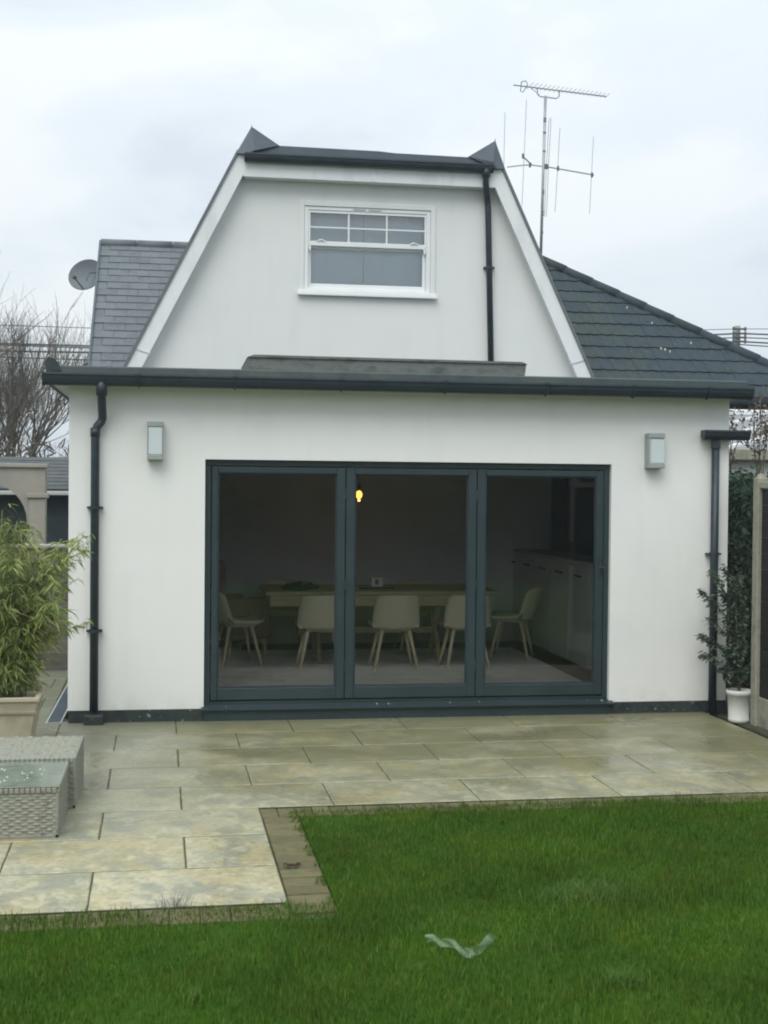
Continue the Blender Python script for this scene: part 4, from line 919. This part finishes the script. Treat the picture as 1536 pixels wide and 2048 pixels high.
# ------------------------------------------------------------------ patio furniture and pots
def weave(P0, U, V, nu, nv, cu=.033, cv=.011, amp=.0035, nrm=None):
    """woven sheet: P0 corner, U,V edge vectors"""
    P0, U, V = Vector(P0), Vector(U), Vector(V); n = U.cross(V).normalized(); lu, lv_ = U.length, V.length
    mb = MB(); ja = [random.uniform(.7, 1.25) for _ in range(400)]; jb = [random.uniform(-.5, .5) for _ in range(400)]
    def fn(u, v):
        a = u*lu/cu*math.pi; b = v*lv_/cv; row = math.floor(b); fb = b-row
        a += jb[row]; h = amp*ja[(int(a/math.pi)*7+row*13) % 400]*(math.sin(a+(row % 2)*math.pi)*.75)*math.sin(fb*math.pi)**.6+amp*.6*math.sin(fb*math.pi)
        return P0+U*u+V*v+n*h
    return mb.grid(fn, nu, nv)
def rattan_box(name, loc, sx, sy, sz, label, cat, glass=False, grp=None):
    t = empty(name, loc, label, cat, grp)       # origin at front right bottom corner; extends -x, +y
    B(-sx+.01, -.01, .01, sy-.01, .02, sz-.012).build('inner_frame', M['rattan_dark'], t)
    weave((-sx, 0, .02), (sx, 0, 0), (0, 0, sz-.05), int(sx*190), 96, cv=.0155).build('front_weave', M['rattan'], t)
    weave((0, 0, .02), (0, sy, 0), (0, 0, sz-.05), int(sy*190), 96, cv=.0155).build('side_weave', M['rattan'], t)
    MB().box(-.014, .004, -.004, .014, .0, sz-.03, c=.003).box(-.014, .004, sy-.014, sy+.004, .0, sz-.03, c=.003).build('corner_post', M['rattan'], t)
    MB().box(-sx, .004, -.004, .012, .0, .02, c=.003).box(-.012, .004, .012, sy, .0, .02, c=.003).build('bottom_rail', M['rattan'], t)
    if glass:
        rim = MB(); 
        for k in range(int(sx/.028)): rim.box(-sx+k*.028, -sx+k*.028+.026, -.010, .012, sz-.030, sz-.002, c=.004)
        for k in range(int(sy/.028)): rim.box(-.012, .010, k*.028, k*.028+.026, sz-.030, sz-.002, c=.004)
        rim.build('woven_rim', M['rattan'], t)['kind'] = 'stuff'
        B(-sx-.0, .006, -.006, sy+.006, sz, sz+.006, c=.002).build('glass_top', M['glass_top'], t)
    else:
        rim = MB(); 
        for k in range(int(sx/.028)): rim.box(-sx+k*.028, -sx+k*.028+.026, -.006, .014, sz-.032, sz, c=.004)
        for k in range(int(sy/.028)): rim.box(-.014, .006, k*.028, k*.028+.026, sz-.032, sz, c=.004)
        rim.build('woven_rim', M['rattan'], t)['kind'] = 'stuff'
        weave((-sx, .012, sz-.006), (sx-.012, 0, 0), (0, sy-.02, 0), int(sx*100), 150, cu=.045, cv=.03, amp=.007).build('top_weave', M['rattan'], t)
    return t
rattan_box('rattan_footstool', (-.585, -2.86, 0), .62, .71, .300, 'large grey rattan footstool beside the planter, behind the glass topped table', 'footstool')
tbl = rattan_box('rattan_table', (-.625, -3.52, 0), .62, .655, .275, 'low grey rattan table with a glass top near the lawn', 'table', True)
# loose drops / bits on the glass
db = MB()
for k in range(26):
    x, y, s_ = random.uniform(-.45, -.1), random.uniform(.08, .5), random.uniform(.003, .008)
    db.lathe([(s_, .2815), (s_*.8, .2815+s_*.35), (.0005, .2815+s_*.5)], x, y, 7, cap=False)
db.build('water_drops', M['opal'], tbl)['kind'] = 'stuff'

# planter (square, tapered) and bamboo
pc = Vector((-1.19, -1.40, 0))
plt = empty('planter', pc, 'large square stone coloured planter holding the bamboo', 'planter')
def taper(h0, h1, z0, z1, c=.006):
    mb = MB().box(-1, 1, -1, 1, 0, 1); mb.v = [(x*(h0+(h1-h0)*z), y*(h0+(h1-h0)*z), z0+(z1-z0)*z) for x, y, z in mb.v]; return mb
taper(.185, .245, 0, .36).build('planter_body', M['planter'], plt)
taper(.255, .262, .355, .372).build('band', M['planter'], plt)
taper(.250, .268, .372, .44).build('collar', M['planter'], plt)
rim = MB(); a, b = .282, .245
for q in ((-a, a, -a, -b), (-a, a, b, a), (-a, -b, -b, b), (b, a, -b, b)): rim.box(*q, .44, .47, c=.005)
rim.build('rim', M['planter'], plt)
st_ = MB()
for k in range(5):
    st_.lathe([(.012, .40), (.012, .412)], -.2+.1*k, -.264, 6)
B(-.244, .244, -.244, .244, .40, .43).build('potting_soil', M['soil'], plt)
bam = empty('bamboo', pc+Vector((0, 0, .43)), 'bushy green bamboo arching out of the square planter', 'bamboo')
cu = MB(); Ps, Ds = [], []
for k in range(68):
    a0 = random.uniform(0, 6.28); r0 = random.uniform(0, .17); bx, by = r0*math.cos(a0), r0*math.sin(a0)
    Hh = random.uniform(.6, 1.42); ln = random.uniform(.08, .66); ad_ = random.uniform(-1.9, 1.9) if random.random() < .6 else random.uniform(0, 6.28)
    pts = []
    for s_ in range(9):
        t_ = s_/8; pts.append(Vector((bx+math.cos(ad_)*ln*t_**2.0, by+math.sin(ad_)*ln*t_**2.0*.8, Hh*(t_-.16*t_**3*ln*2.4))))
    cu.tube(pts, [.0045*(1-.8*i/8)+.0008 for i in range(9)], 5)
    for s_ in range(30):
        t_ = random.uniform(.10, 1); i = min(int(t_*8), 7); q = pts[i].lerp(pts[i+1], t_*8-i)
        aa = random.uniform(0, 6.28); tl = random.uniform(.04, .17)*(1.15-.5*t_)
        tip = q+Vector((math.cos(aa)*tl, math.sin(aa)*tl, random.uniform(-.01, .07)))
        cu.tube([q, tip], [.0014, .0008], 3, cap=False)
        for m__ in range(random.randint(4, 9)):
            f = random.uniform(.3, 1); b_ = q.lerp(tip, f); Ps.append(b_)
            a2 = aa+random.uniform(-1, 1); Ds.append(Vector((math.cos(a2), math.sin(a2), random.uniform(-.9, .25))))
cu.build('canes', M['bamboo'], bam, True)
Ps = np.array([p[:] for p in Ps]); Ds = np.array([p[:] for p in Ds]); nL = len(Ps)
foliage('leaves', leaf_cloud(Ps, Ds, rng.uniform(.05, .115, nL), rng.uniform(.003, .0062, nL), sag=.3), M['bamboo'], bam)

# white pot and climbing shrub at the right
wp = empty('white_pot', (4.632, -.42, -.016), 'small white plastic pot at the foot of the dark climber', 'pot')
MB().lathe([(.075, 0), (.085, .005), (.087, .03), (.083, .035), (.092, .225), (.104, .23), (.106, .27), (.098, .27), (.09, .24)], 0, 0, 28, cap=False).build('pot_body', M['pot'], wp, True)
MB().lathe([(.091, .236), (.0005, .24)], 0, 0, 20, cap=False).build('potting_soil', M['soil'], wp)
sh = empty('climbing_shrub', (4.65, -.40, .20), 'thin leafy shrub in the white pot reaching across the right downpipe', 'shrub')
st = MB(); Ps, Ds = [], []
o_ = Vector((4.65, -.40, .20))
sprays = []
for (tx, ty, tn) in [(1398, 1180, 26), (1420, 1140, 26), (1446, 1130, 28), (1395, 1270, 26), (1402, 1310, 22), (1415, 1235, 22), (1440, 1180, 24), (1455, 1230, 26), (1450, 1300, 26), (1438, 1340, 18), (1470, 1180, 30), (1475, 1260, 30), (1462, 1300, 36), (1485, 1215, 36), (1488, 1290, 36), (1468, 1340, 30), (1490, 1340, 30), (1450, 1350, 20), (1478, 1150, 30)]:
    e_ = atY(tx, ty, random.uniform(-.42, -.14))-o_
    mid = Vector((e_.x*.35+random.uniform(-.02, .02), e_.y*.4, e_.z*.75)); pts = [Vector((0, 0, .03)), mid*.5+Vector((0, 0, .02)), mid, mid.lerp(e_, .55)+Vector((0, 0, .02)), e_]
    st.tube(pts, [.006, .005, .0035, .0025, .0015], 5)
    for k in range(tn*7):
        t_ = random.uniform(.3, 1)**.8; i = min(int(t_*4), 3); q = pts[i].lerp(pts[i+1], t_*4-i); a_ = random.uniform(0, 6.28)
        Ps.append(q+Vector((random.gauss(0, .012),)*3)); Ds.append(Vector((math.cos(a_), math.sin(a_), random.uniform(-.6, .6))))
st.build('stems', M['bark'], sh)
Ps = np.array([p[:] for p in Ps]); Ds = np.array([p[:] for p in Ds]); nL = len(Ps)
foliage('leaves', leaf_cloud(Ps, Ds, rng.uniform(.03, .06, nL), rng.uniform(.005, .010, nL), .2), M['shrub'], sh)
# dark ivy mass behind
iv = empty('ivy_column', (4.9, .1, 0), 'tall dark ivy column between the house corner and the fence post', 'ivy')
n = 5200; hx = rng.uniform(-.17, .17, n); hy = rng.uniform(-.40, .45, n); hz = rng.uniform(.12, 2.06, n)
edge = np.abs(hx)/.17; hx = hx*(1+.12*np.sin(hz*9))*np.where(hz < .6, .8, 1)
P_ = np.stack([hx, hy, hz+rng.normal(0, .03, n)], 1); D_ = np.stack([rng.normal(0, 1, n), rng.normal(-.6, 1, n), rng.normal(-.3, .6, n)], 1)
foliage('leaves', leaf_cloud(P_, D_, rng.uniform(.03, .065, n), rng.uniform(.012, .022, n), .25), M['ivy'], iv)
is_ = MB()
for k in range(9): x_ = random.uniform(-.12, .12); is_.tube([(x_, random.uniform(-.3, .3), 0), (x_+random.uniform(-.05, .05), 0, 1), (x_+random.uniform(-.05, .05), random.uniform(-.2, .2), 1.9)], [.015, .01, .004], 6)
is_.build('stems', M['bark'], iv)

# fence with concrete posts at the right boundary (runs towards the camera)
fp = empty('boundary_fence', (4.74, -.55, 0), 'dark board fence with pale concrete posts along the right boundary', 'fence')
for yy in (0, -1.95, -3.9):
    MB().box(-.045, .045, yy-.05, yy+.05, -.05, 2.02, c=.008).lathe([(.04, 2.02), (.03, 2.045), (.001, 2.05)], 0, yy, 8, cap=False).build('fence_post', M['concrete'], fp)
for a_ in (0, -1.95):
    B(-.02, .02, a_-1.9, a_-.05, -.03, .22, c=.005).build('gravel_board', M['concrete'], fp)
    B(-.035, .035, a_-1.898, a_-.052, 1.93, 1.985, c=.005).build('capping_rail', M['concrete'], fp)
    for k in range(13): B(-.012, .006, a_-1.896, a_-.052, .222+k*.131, .222+k*.131+.128, c=.003).build('fence_board', M['darkfence'], fp)
# small twiggy tree beyond fence, brownish leaves
def branchy(mb, p, d, r, ln, lev, maxlev, leaves=None, spread=.55, up=.12, n=5, kids=(2, 4)):
    pts = [p]; q = p.copy(); dd = d.copy(); segs = 3
    for i in range(segs):
        dd = (dd+Vector((random.gauss(0, .13), random.gauss(0, .13), random.gauss(up*.4, .10)))).normalized(); q = q+dd*(ln/segs); pts.append(q.copy())
    mb.tube(pts, [r*(1-.42*i/segs) for i in range(segs+1)], n if lev < 2 else (4 if lev < 3 else 3), cap=False)
    if leaves is not None and lev >= maxlev-1:
        for i in range(3): leaves.append((pts[random.randint(1, 3)], dd))
    if lev >= maxlev: return
    for k in range(random.randint(*kids)+(1 if lev == 0 else 0)):
        t_ = random.uniform(.35, 1); i = min(int(t_*segs), segs-1); s_ = pts[i].lerp(pts[i+1], t_*segs-i)
        ax = Vector((random.gauss(0, 1), random.gauss(0, 1), random.gauss(0, .6))).normalized()
        nd = (dd+ax*spread+Vector((0, 0, up))).normalized()
        branchy(mb, s_, nd, r*random.uniform(.5, .68), ln*random.uniform(.62, .86), lev+1, maxlev, leaves, spread, up, n, kids)
    branchy(mb, q, (dd+Vector((random.gauss(0, .15), random.gauss(0, .15), .1))).normalized(), r*.62, ln*.8, lev+1, maxlev, leaves, spread, up, n, kids)
random.seed(21)
tp = Vector((5.30, .9, 0)); tt = empty('small_tree', tp, 'small twiggy tree with a few brown leaves beside the fence post', 'tree')
mb = MB(); mb.tube([(0, 0, 0), (.03, 0, .9), (.0, 0, 1.75)], [.025, .02, .016], 7); lvs = []
for a_ in (-.6, .0, .6): branchy(mb, Vector((0, 0, 1.72)), Vector((a_, random.uniform(-.4, .1), .85)).normalized(), .012, .42, 1, 4, lvs, .75, .1, 5, (1, 2))
mb.build('branches', M['twig'], tt)
Ps = np.array([(p+Vector((random.gauss(0, .02), random.gauss(0, .02), random.gauss(0, .02))))[:] for p, d in lvs for _ in range(3)]); Ds = rng.normal(0, 1, (len(Ps), 3))
foliage('leaves', leaf_cloud(Ps, Ds, rng.uniform(.025, .05, len(Ps)), rng.uniform(.007, .013, len(Ps)), .2), M['brownleaf'], tt)

# conservatory next door
cv = empty('conservatory', (6.5, 2.2, 0), 'neighbouring conservatory with white bars on a pale panelled roof', 'conservatory')
CO = Vector((6.5, 2.2, 0))
def cvp(mb, name, m, par=cv): mb.v = [tuple(Vector(q)-CO) for q in mb.v]; return mb.build(name, m, par)
ye = 1.6; ez = atY(1490, 901, ye).z
rise = .22; ytop = 3.75
def cz(y): return ez+rise*(y-ye)
cvp(MB().prismx([(ye, ez), (ye, ez+.012), (ytop, cz(ytop)+.012), (ytop, cz(ytop))], 5.25, 9.2), 'roof_panel', M['polycarb'])
for k in range(9):
    x0 = 3.9+k*.48; a_ = Vector((x0, ye, ez+.03)); b_ = Vector((x0+2.4*1.0, ytop, cz(ytop)+.03))
    # keep the part right of x=5.26
    if a_.x < 5.26: t_ = (5.26-a_.x)/(b_.x-a_.x); a_ = a_.lerp(b_, t_)
    d_ = (b_-a_).normalized(); s_ = Vector((d_.y, -d_.x, 0)).normalized()*.042
    v = [a_-s_, a_+s_, b_+s_, b_-s_]; v = v+[q-Vector((0, 0, .03)) for q in v]
    cvp(MB().add(v, [(0, 1, 2, 3), (7, 6, 5, 4), (0, 4, 5, 1), (1, 5, 6, 2), (2, 6, 7, 3), (3, 7, 4, 0)]), 'glazing_bar', M['upvc_white'])
cvp(MB().box(5.25, 9.2, ye-.1, ye-.002, ez-.10, ez+.015, c=.01), 'eaves_gutter', M['concrete'])
cvp(MB().box(5.3, 9.1, ye, ye+.06, ez-.26, ez-.101, c=.004), 'ring_beam', M['coping'])
cvp(MB().box(5.3, 9.1, ye+.002, ye+.2, 0, .6), 'dwarf_wall', M['concrete'])
for k in range(6):
    x0 = 5.3+k*.75; cvp(MB().box(x0, x0+.06, ye+.01, ye+.06, .601, ez-.261), 'upright', M['upvc_white'])
    if k < 5: cvp(MB().box(x0+.061, x0+.749, ye+.03, ye+.036, .601, ez-.261), 'pane', M['glass'])
cvp(MB().box(5.25, 9.2, ytop-.05, ytop+.0, cz(ytop)+.0, cz(ytop)+.07, c=.01), 'top_beam', M['upvc_white'])
cvp(B(5.32, 9.0, 3.9, 4.2, 0, 2.6), 'back_wall', M['beige'])

# ------------------------------------------------------------------ left background
dr = empty('drain_channel', (-.965, .0, 0), 'narrow dark slotted drain channel along the left side of the house', 'drain')
MB().box(-.062, -.052, 0, 3.3, -.03, .002).box(.052, .062, 0, 3.3, -.03, .002).build('channel_edge', M['coping'], dr)
B(-.052, .052, 0, 3.3, -.05, -.03).build('channel_base', M['screen'], dr)
gb = MB(); 
for k in range(82): gb.box(-.051, .051, .01+k*.04, .01+k*.04+.022, -.012, .0)
gb.build('grate_bars', M['lead'], dr)['kind'] = 'stuff'
lf_ = empty('side_fence', (-2.2, 3.0, 0), 'low grey brown board fence with a pale capping left of the house', 'fence')
B(-1.6, 1.33, -.03, .06, 1.27, 1.30, c=.004).build('capping', M['coping'], lf_)
for k in range(7): B(-1.58, 1.31, .0+.006*(k % 2), .022+.006*(k % 2), .02+k*.178, .02+k*.178+.172, c=.003).build('fence_board', M['fence'], lf_)
for x_ in (-1.55, -.1, 1.27): B(x_-.04, x_+.04, .03, .10, 0, 1.27).build('fence_post', M['fence'], lf_)
# arched garden wall
aw = empty('arched_garden_wall', (-2.4, 6.0, 0), 'beige rendered garden wall with a round arched opening', 'garden wall')
zt = 2.115; cx_, r_, zs = .1, .47, 1.45
ring = [(cx_+r_*math.cos(math.pi*k/16), zs+r_*math.sin(math.pi*k/16)) for k in range(17)]
mb = MB()
for k in range(16):
    (xa, za), (xb, zb) = ring[k], ring[k+1]; mb.prism([(xa, za), (xb, zb), (xb, zt), (xa, zt)][::-1], 0, .2)
mb.prism([(cx_+r_, 0), (.79, 0), (.79, zt), (cx_+r_, zt)], 0, .2).prism([(-2, 0), (cx_-r_, 0), (cx_-r_, zt), (-2, zt)], 0, .2)
mb.build('wall_body', M['beige'], aw)
B(-2.04, .825, -.04, .24, zt, zt+.05, c=.008).build('coping', M['beige'], aw)
B(.60, .80, -.09, -.001, 0, 1.74, c=.006).build('pillar', M['beige'], aw); B(.57, .84, -.12, -.0, 1.741, 1.80, c=.008).build('capital', M['beige'], aw)
# dark outbuilding behind
ob = empty('outbuilding', (-2.6, 8.6, 0), 'dark outbuilding with a slatted slate roof behind the arched wall', 'outbuilding')
gz = atY(115, 985, 8.4).z; rz_ = atY(115, 925, 9.6).z-.04
B(-2.5, 2.4, 0, 2.4, 0, gz-.02).build('wall', M['darkwall'], ob)
ro = MB().prismx([(-.22, gz), (-.22, gz+.03), (1.2, rz_+.1), (2.6, gz+.03), (2.6, gz)], -2.6, 2.5).build('roof', M['slate_dark'], ob)
nrow = 9; L_ = Vector((0, 1.42, rz_+.07-gz)).length; an_ = math.atan2(rz_+.07-gz, 1.42)
for k in range(nrow):
    q = k/nrow; B(-2.61, 2.51, 0, L_/nrow+.03, -.0, .02, c=.003).build('slate_course', M['slate_dark'], ro, loc=(0, -.23+1.42*q, gz+.035+(rz_+.07-gz)*q)).rotation_euler = (an_-.05, 0, 0)
B(-2.55, 2.45, -.30, -.23, gz-.04, gz+.02, c=.01).build('gutter', M['coping'], ob)
# bare trees
def bare_tree(loc, seed, label, hh, maxlev=5, r=.11, lean=(0, 0), stems=3, ln=1.2):
    random.seed(seed); t = empty('bare_tree', loc, label, 'tree', 'leafless trees behind the garden wall')
    tm = MB(); tm.tube([(0, 0, 0), (.05, 0, hh*.5), (.02, 0, hh)], [r*1.4, r*1.1, r], 8); tm.build('trunk', M['bark'], t, True)
    br = MB()
    for k in range(stems):
        a_ = k*6.28/stems+random.uniform(-.4, .4)
        branchy(br, Vector((.02, 0, hh-.1)), Vector((math.cos(a_)*.7+lean[0], math.sin(a_)*.5+lean[1], .95)).normalized(), r*.55, ln, 0, maxlev, None, .62, .16, 5, (2, 3))
    br.build('branches', M['bark'], t)
bare_tree((-5.0, 15.5, 0), 5, 'tall bare tree with a tangle of grey twigs left of the house roof', 1.5, 5, .09, (.15, 0), 5, 1.5)
bare_tree((-3.4, 17.5, 0), 11, 'bare tree with dense twigs close to the left edge of the white extension', 1.4, 5, .08, (0, 0), 5, 1.35)
bare_tree((-4.2, 13.5, 0), 17, 'smaller bare tree standing in front of the two taller bare ones', 1.5, 5, .05, (.1, 0), 4, 1.1)
hg = empty('brown_hedge', (-3.5, 12.2, 0), 'rough brown leafless hedge above the arched wall', 'hedge')
n = 6500; P_ = np.stack([rng.uniform(-4, 3, n), rng.normal(0, .3, n), rng.uniform(.1, 1, n)**.6*(2.35+.25*np.sin(rng.uniform(0, 9, n)))], 1); D_ = np.stack([rng.normal(0, 1, n), rng.normal(0, .5, n), rng.normal(1.0, .7, n)], 1)
foliage('twigs', leaf_cloud(P_, D_, rng.uniform(.1, .3, n), rng.uniform(.006, .02, n), .1), M['brownleaf'], hg)
ev = empty('evergreen_bush', (-2.15, 12.5, 0), 'dark evergreen bush beside the left house corner', 'bush')
n = 2600; a_ = rng.uniform(0, 6.28, n); e_ = rng.uniform(-1, 1, n); rr = rng.uniform(.6, 1, n)
P_ = np.stack([rr*np.cos(a_)*np.sqrt(1-e_**2)*.40, rr*np.sin(a_)*np.sqrt(1-e_**2)*.4, 1.75+rr*e_*.62], 1); D_ = P_-np.array([0, 0, 1.7])+rng.normal(0, .3, (n, 3))
foliage('leaves', leaf_cloud(P_, D_, rng.uniform(.05, .10, n), rng.uniform(.012, .03, n), .2), M['ivy'], ev)
MB().tube([(0, 0, 0), (0, 0, 1.6)], .05, 7).build('trunk', M['bark'], ev)

# power lines
PY = 30.0
pt_ = atY(1475, 652, PY)
pole = empty('utility_pole', (pt_.x, PY, 0), 'weathered utility pole top behind the hipped roof', 'pole')
MB().tube([(0, 0, 0), (0, 0, pt_.z)], [.125, .095], 12).build('post', M['pole'], pole, True)
for k, py in enumerate((659, 668, 676, 684)):
    z_ = atY(1475, py, PY).z; MB().tube([(-.2, -.16, z_), (.2, -.16, z_)], .035, 6).tube([(.2, -.16, z_-.06), (.2, -.16, z_+.06)], .04, 6).tube([(-.2, -.16, z_-.06), (-.2, -.16, z_+.06)], .04, 6).build('insulator', M['wire'], pole)
wires = [((-200, 646), (0, 650), (178, 656), 659, 647, .012, 1475), ((-200, 683), (0, 687), (178, 692), 668, 668, .028, 1475), ((-200, 685), (0, 690), (178, 696), 676, 676, .02, 1475), ((-200, 697), (0, 702), (178, 705), 684, 690, .028, 1475), ((-200, 710), (0, 714), (178, 720), 690, 700, .02, 1475)]
desc = ['thin topmost overhead cable left of the slate roof', 'thick overhead cable, second from the top left of the slate roof', 'overhead cable just below the thick one left of the slate roof', 'overhead cable fourth from the top left of the slate roof', 'lowest overhead cable crossing the bare branches']
for k, (a_, b_, c_, yr, yend, r_, xp) in enumerate(wires):
    pts = [atY(*a_, PY), atY(*b_, PY), atY(*c_, PY)]; q1 = pts[-1]; q2 = atY(xp, yr, PY-.17/30); q2.y = PY-.16
    for t_ in (.2, .4, .6, .8): pts.append(q1.lerp(q2, t_)-Vector((0, 0, .55*4*t_*(1-t_)*.3)))
    pts.append(q2); q3 = atY(1800, yend-14, PY)
    for t_ in (.3, .6, 1): pts.append(q2.lerp(q3, t_)-Vector((0, 0, .15*4*t_*(1-t_))))
    o = MB().tube(pts, r_, 5); o.build('overhead_cable', M['wire']); tag(bpy.context.scene.objects[bpy.data.objects[-1].name] if False else [q for q in bpy.data.objects if q.name.startswith('overhead_cable')][-1], desc[k], 'cable', 'overhead cables')

# unseen hedge added behind the viewer, only to darken the door glass reflection
th = empty('added_mirror_hedge', (2, -17.5, 0), 'tall dark hedge added unseen behind the viewer for the door glass to mirror', 'hedge')
n = 16000; hx = rng.uniform(-22, 22, n); P_ = np.stack([hx, rng.normal(0, .45, n), rng.uniform(0, 1, n)**.8*(3.6+.5*np.sin(hx*.8)+.35*np.sin(hx*2.3+1))], 1); D_ = np.stack([rng.normal(0, 1, n), rng.normal(.4, 1, n), rng.normal(.3, .7, n)], 1)
foliage('leaves', leaf_cloud(P_, D_, rng.uniform(.2, .4, n), rng.uniform(.07, .15, n), .25), M['ivy'], th)
B(-22, 22, -.35, .35, 0, 3.0).build('dense_core', M['bark'], th)
# ------------------------------------------------------------------ small things
random.seed(3)
fk = MB()
for k in range(14):
    x_ = random.choice((random.uniform(-.7, .2), random.uniform(.3, 3.6), random.uniform(3.4, 4.5))); onsill = .2 < x_ < 3.65
    y_, z_ = (random.uniform(-.05, -.01), .108) if onsill else (-.0165, random.uniform(.0, .09))
    s_ = random.uniform(.003, .006); a_ = random.uniform(0, 3)
    c_ = Vector((x_, y_, z_ + (.012 if onsill else 0))); u_ = Vector((math.cos(a_)*s_*1.6, 0, math.sin(a_)*s_*1.6)); v_ = Vector((-math.sin(a_)*s_*.6, -.001, math.cos(a_)*s_*.6))
    fk.add([c_-u_, c_+v_, c_+u_, c_-v_], [(0, 1, 2, 3)])
tag(fk.build('pale_debris', M['paperwhite']), 'pale flecks of debris stuck along the plinth and door sill', 'debris', kind='stuff')
f0, f1, f2 = atZ(852, 1884, .002), atZ(940, 1916, .0), atZ(990, 1880, .008)
def strip(u, v):
    if u < .62: q = u/.62; c = f0.lerp(f1, q)+Vector((0, 0, .012*math.sin(q*3.1)))
    else: q = (u-.62)/.38; c = f1.lerp(f2, q)
    wdt = (.026+.014*u)*(1 if u < .97 else .3)
    return c+Vector((.006*math.sin(v*6+u*20), (v-.5)*wdt*.6, (v-.5)*wdt+.012*math.sin(u*22)*.4+.015))
fo = MB().grid(strip, 40, 6).build('plastic_strip', M['film'], None, True); tag(fo, 'crumpled strip of thin white plastic lying in the grass', 'litter')
lfb = MB(); L0 = atZ(585, 1733, 0)
for k in range(9):
    a_ = random.uniform(0, 6.28); c = Vector((L0.x+random.uniform(-.035, .035), L0.y+random.uniform(-.02, .02), .0)); s_ = random.uniform(.015, .028)
    lfb.add([c+Vector((math.cos(a_+q)*s_*(1 if i % 2 else .6), math.sin(a_+q)*s_*.6*(1 if i % 2 else .6), random.uniform(.0, .018))) for i, q in enumerate((0, 1, 2, 3.1, 4.2, 5.2))], [(0, 1, 2), (0, 2, 3), (0, 3, 4), (0, 4, 5)])
tag(lfb.build('dead_leaves', M['deadleaf']), 'small clump of dark dead leaves on the block edging', 'dead leaves', kind=None)
wd_ = MB(); W0 = atZ(352, 1812, 0)
for k in range(26):
    a_ = random.uniform(0, 6.28); ln = random.uniform(.04, .085); b_ = Vector((W0.x+random.gauss(0, .03), W0.y+random.gauss(0, .008), -.01))
    wd_.tube([b_, b_+Vector((math.cos(a_)*.012, math.sin(a_)*.012, ln*.6)), b_+Vector((math.cos(a_)*.03, math.sin(a_)*.03, ln))], [.0012, .001, .0005], 3, cap=False)
tag(wd_.build('dry_weed', M['twig']), 'dry brown weed tuft at the edge of the slabs near the lawn', 'weed')
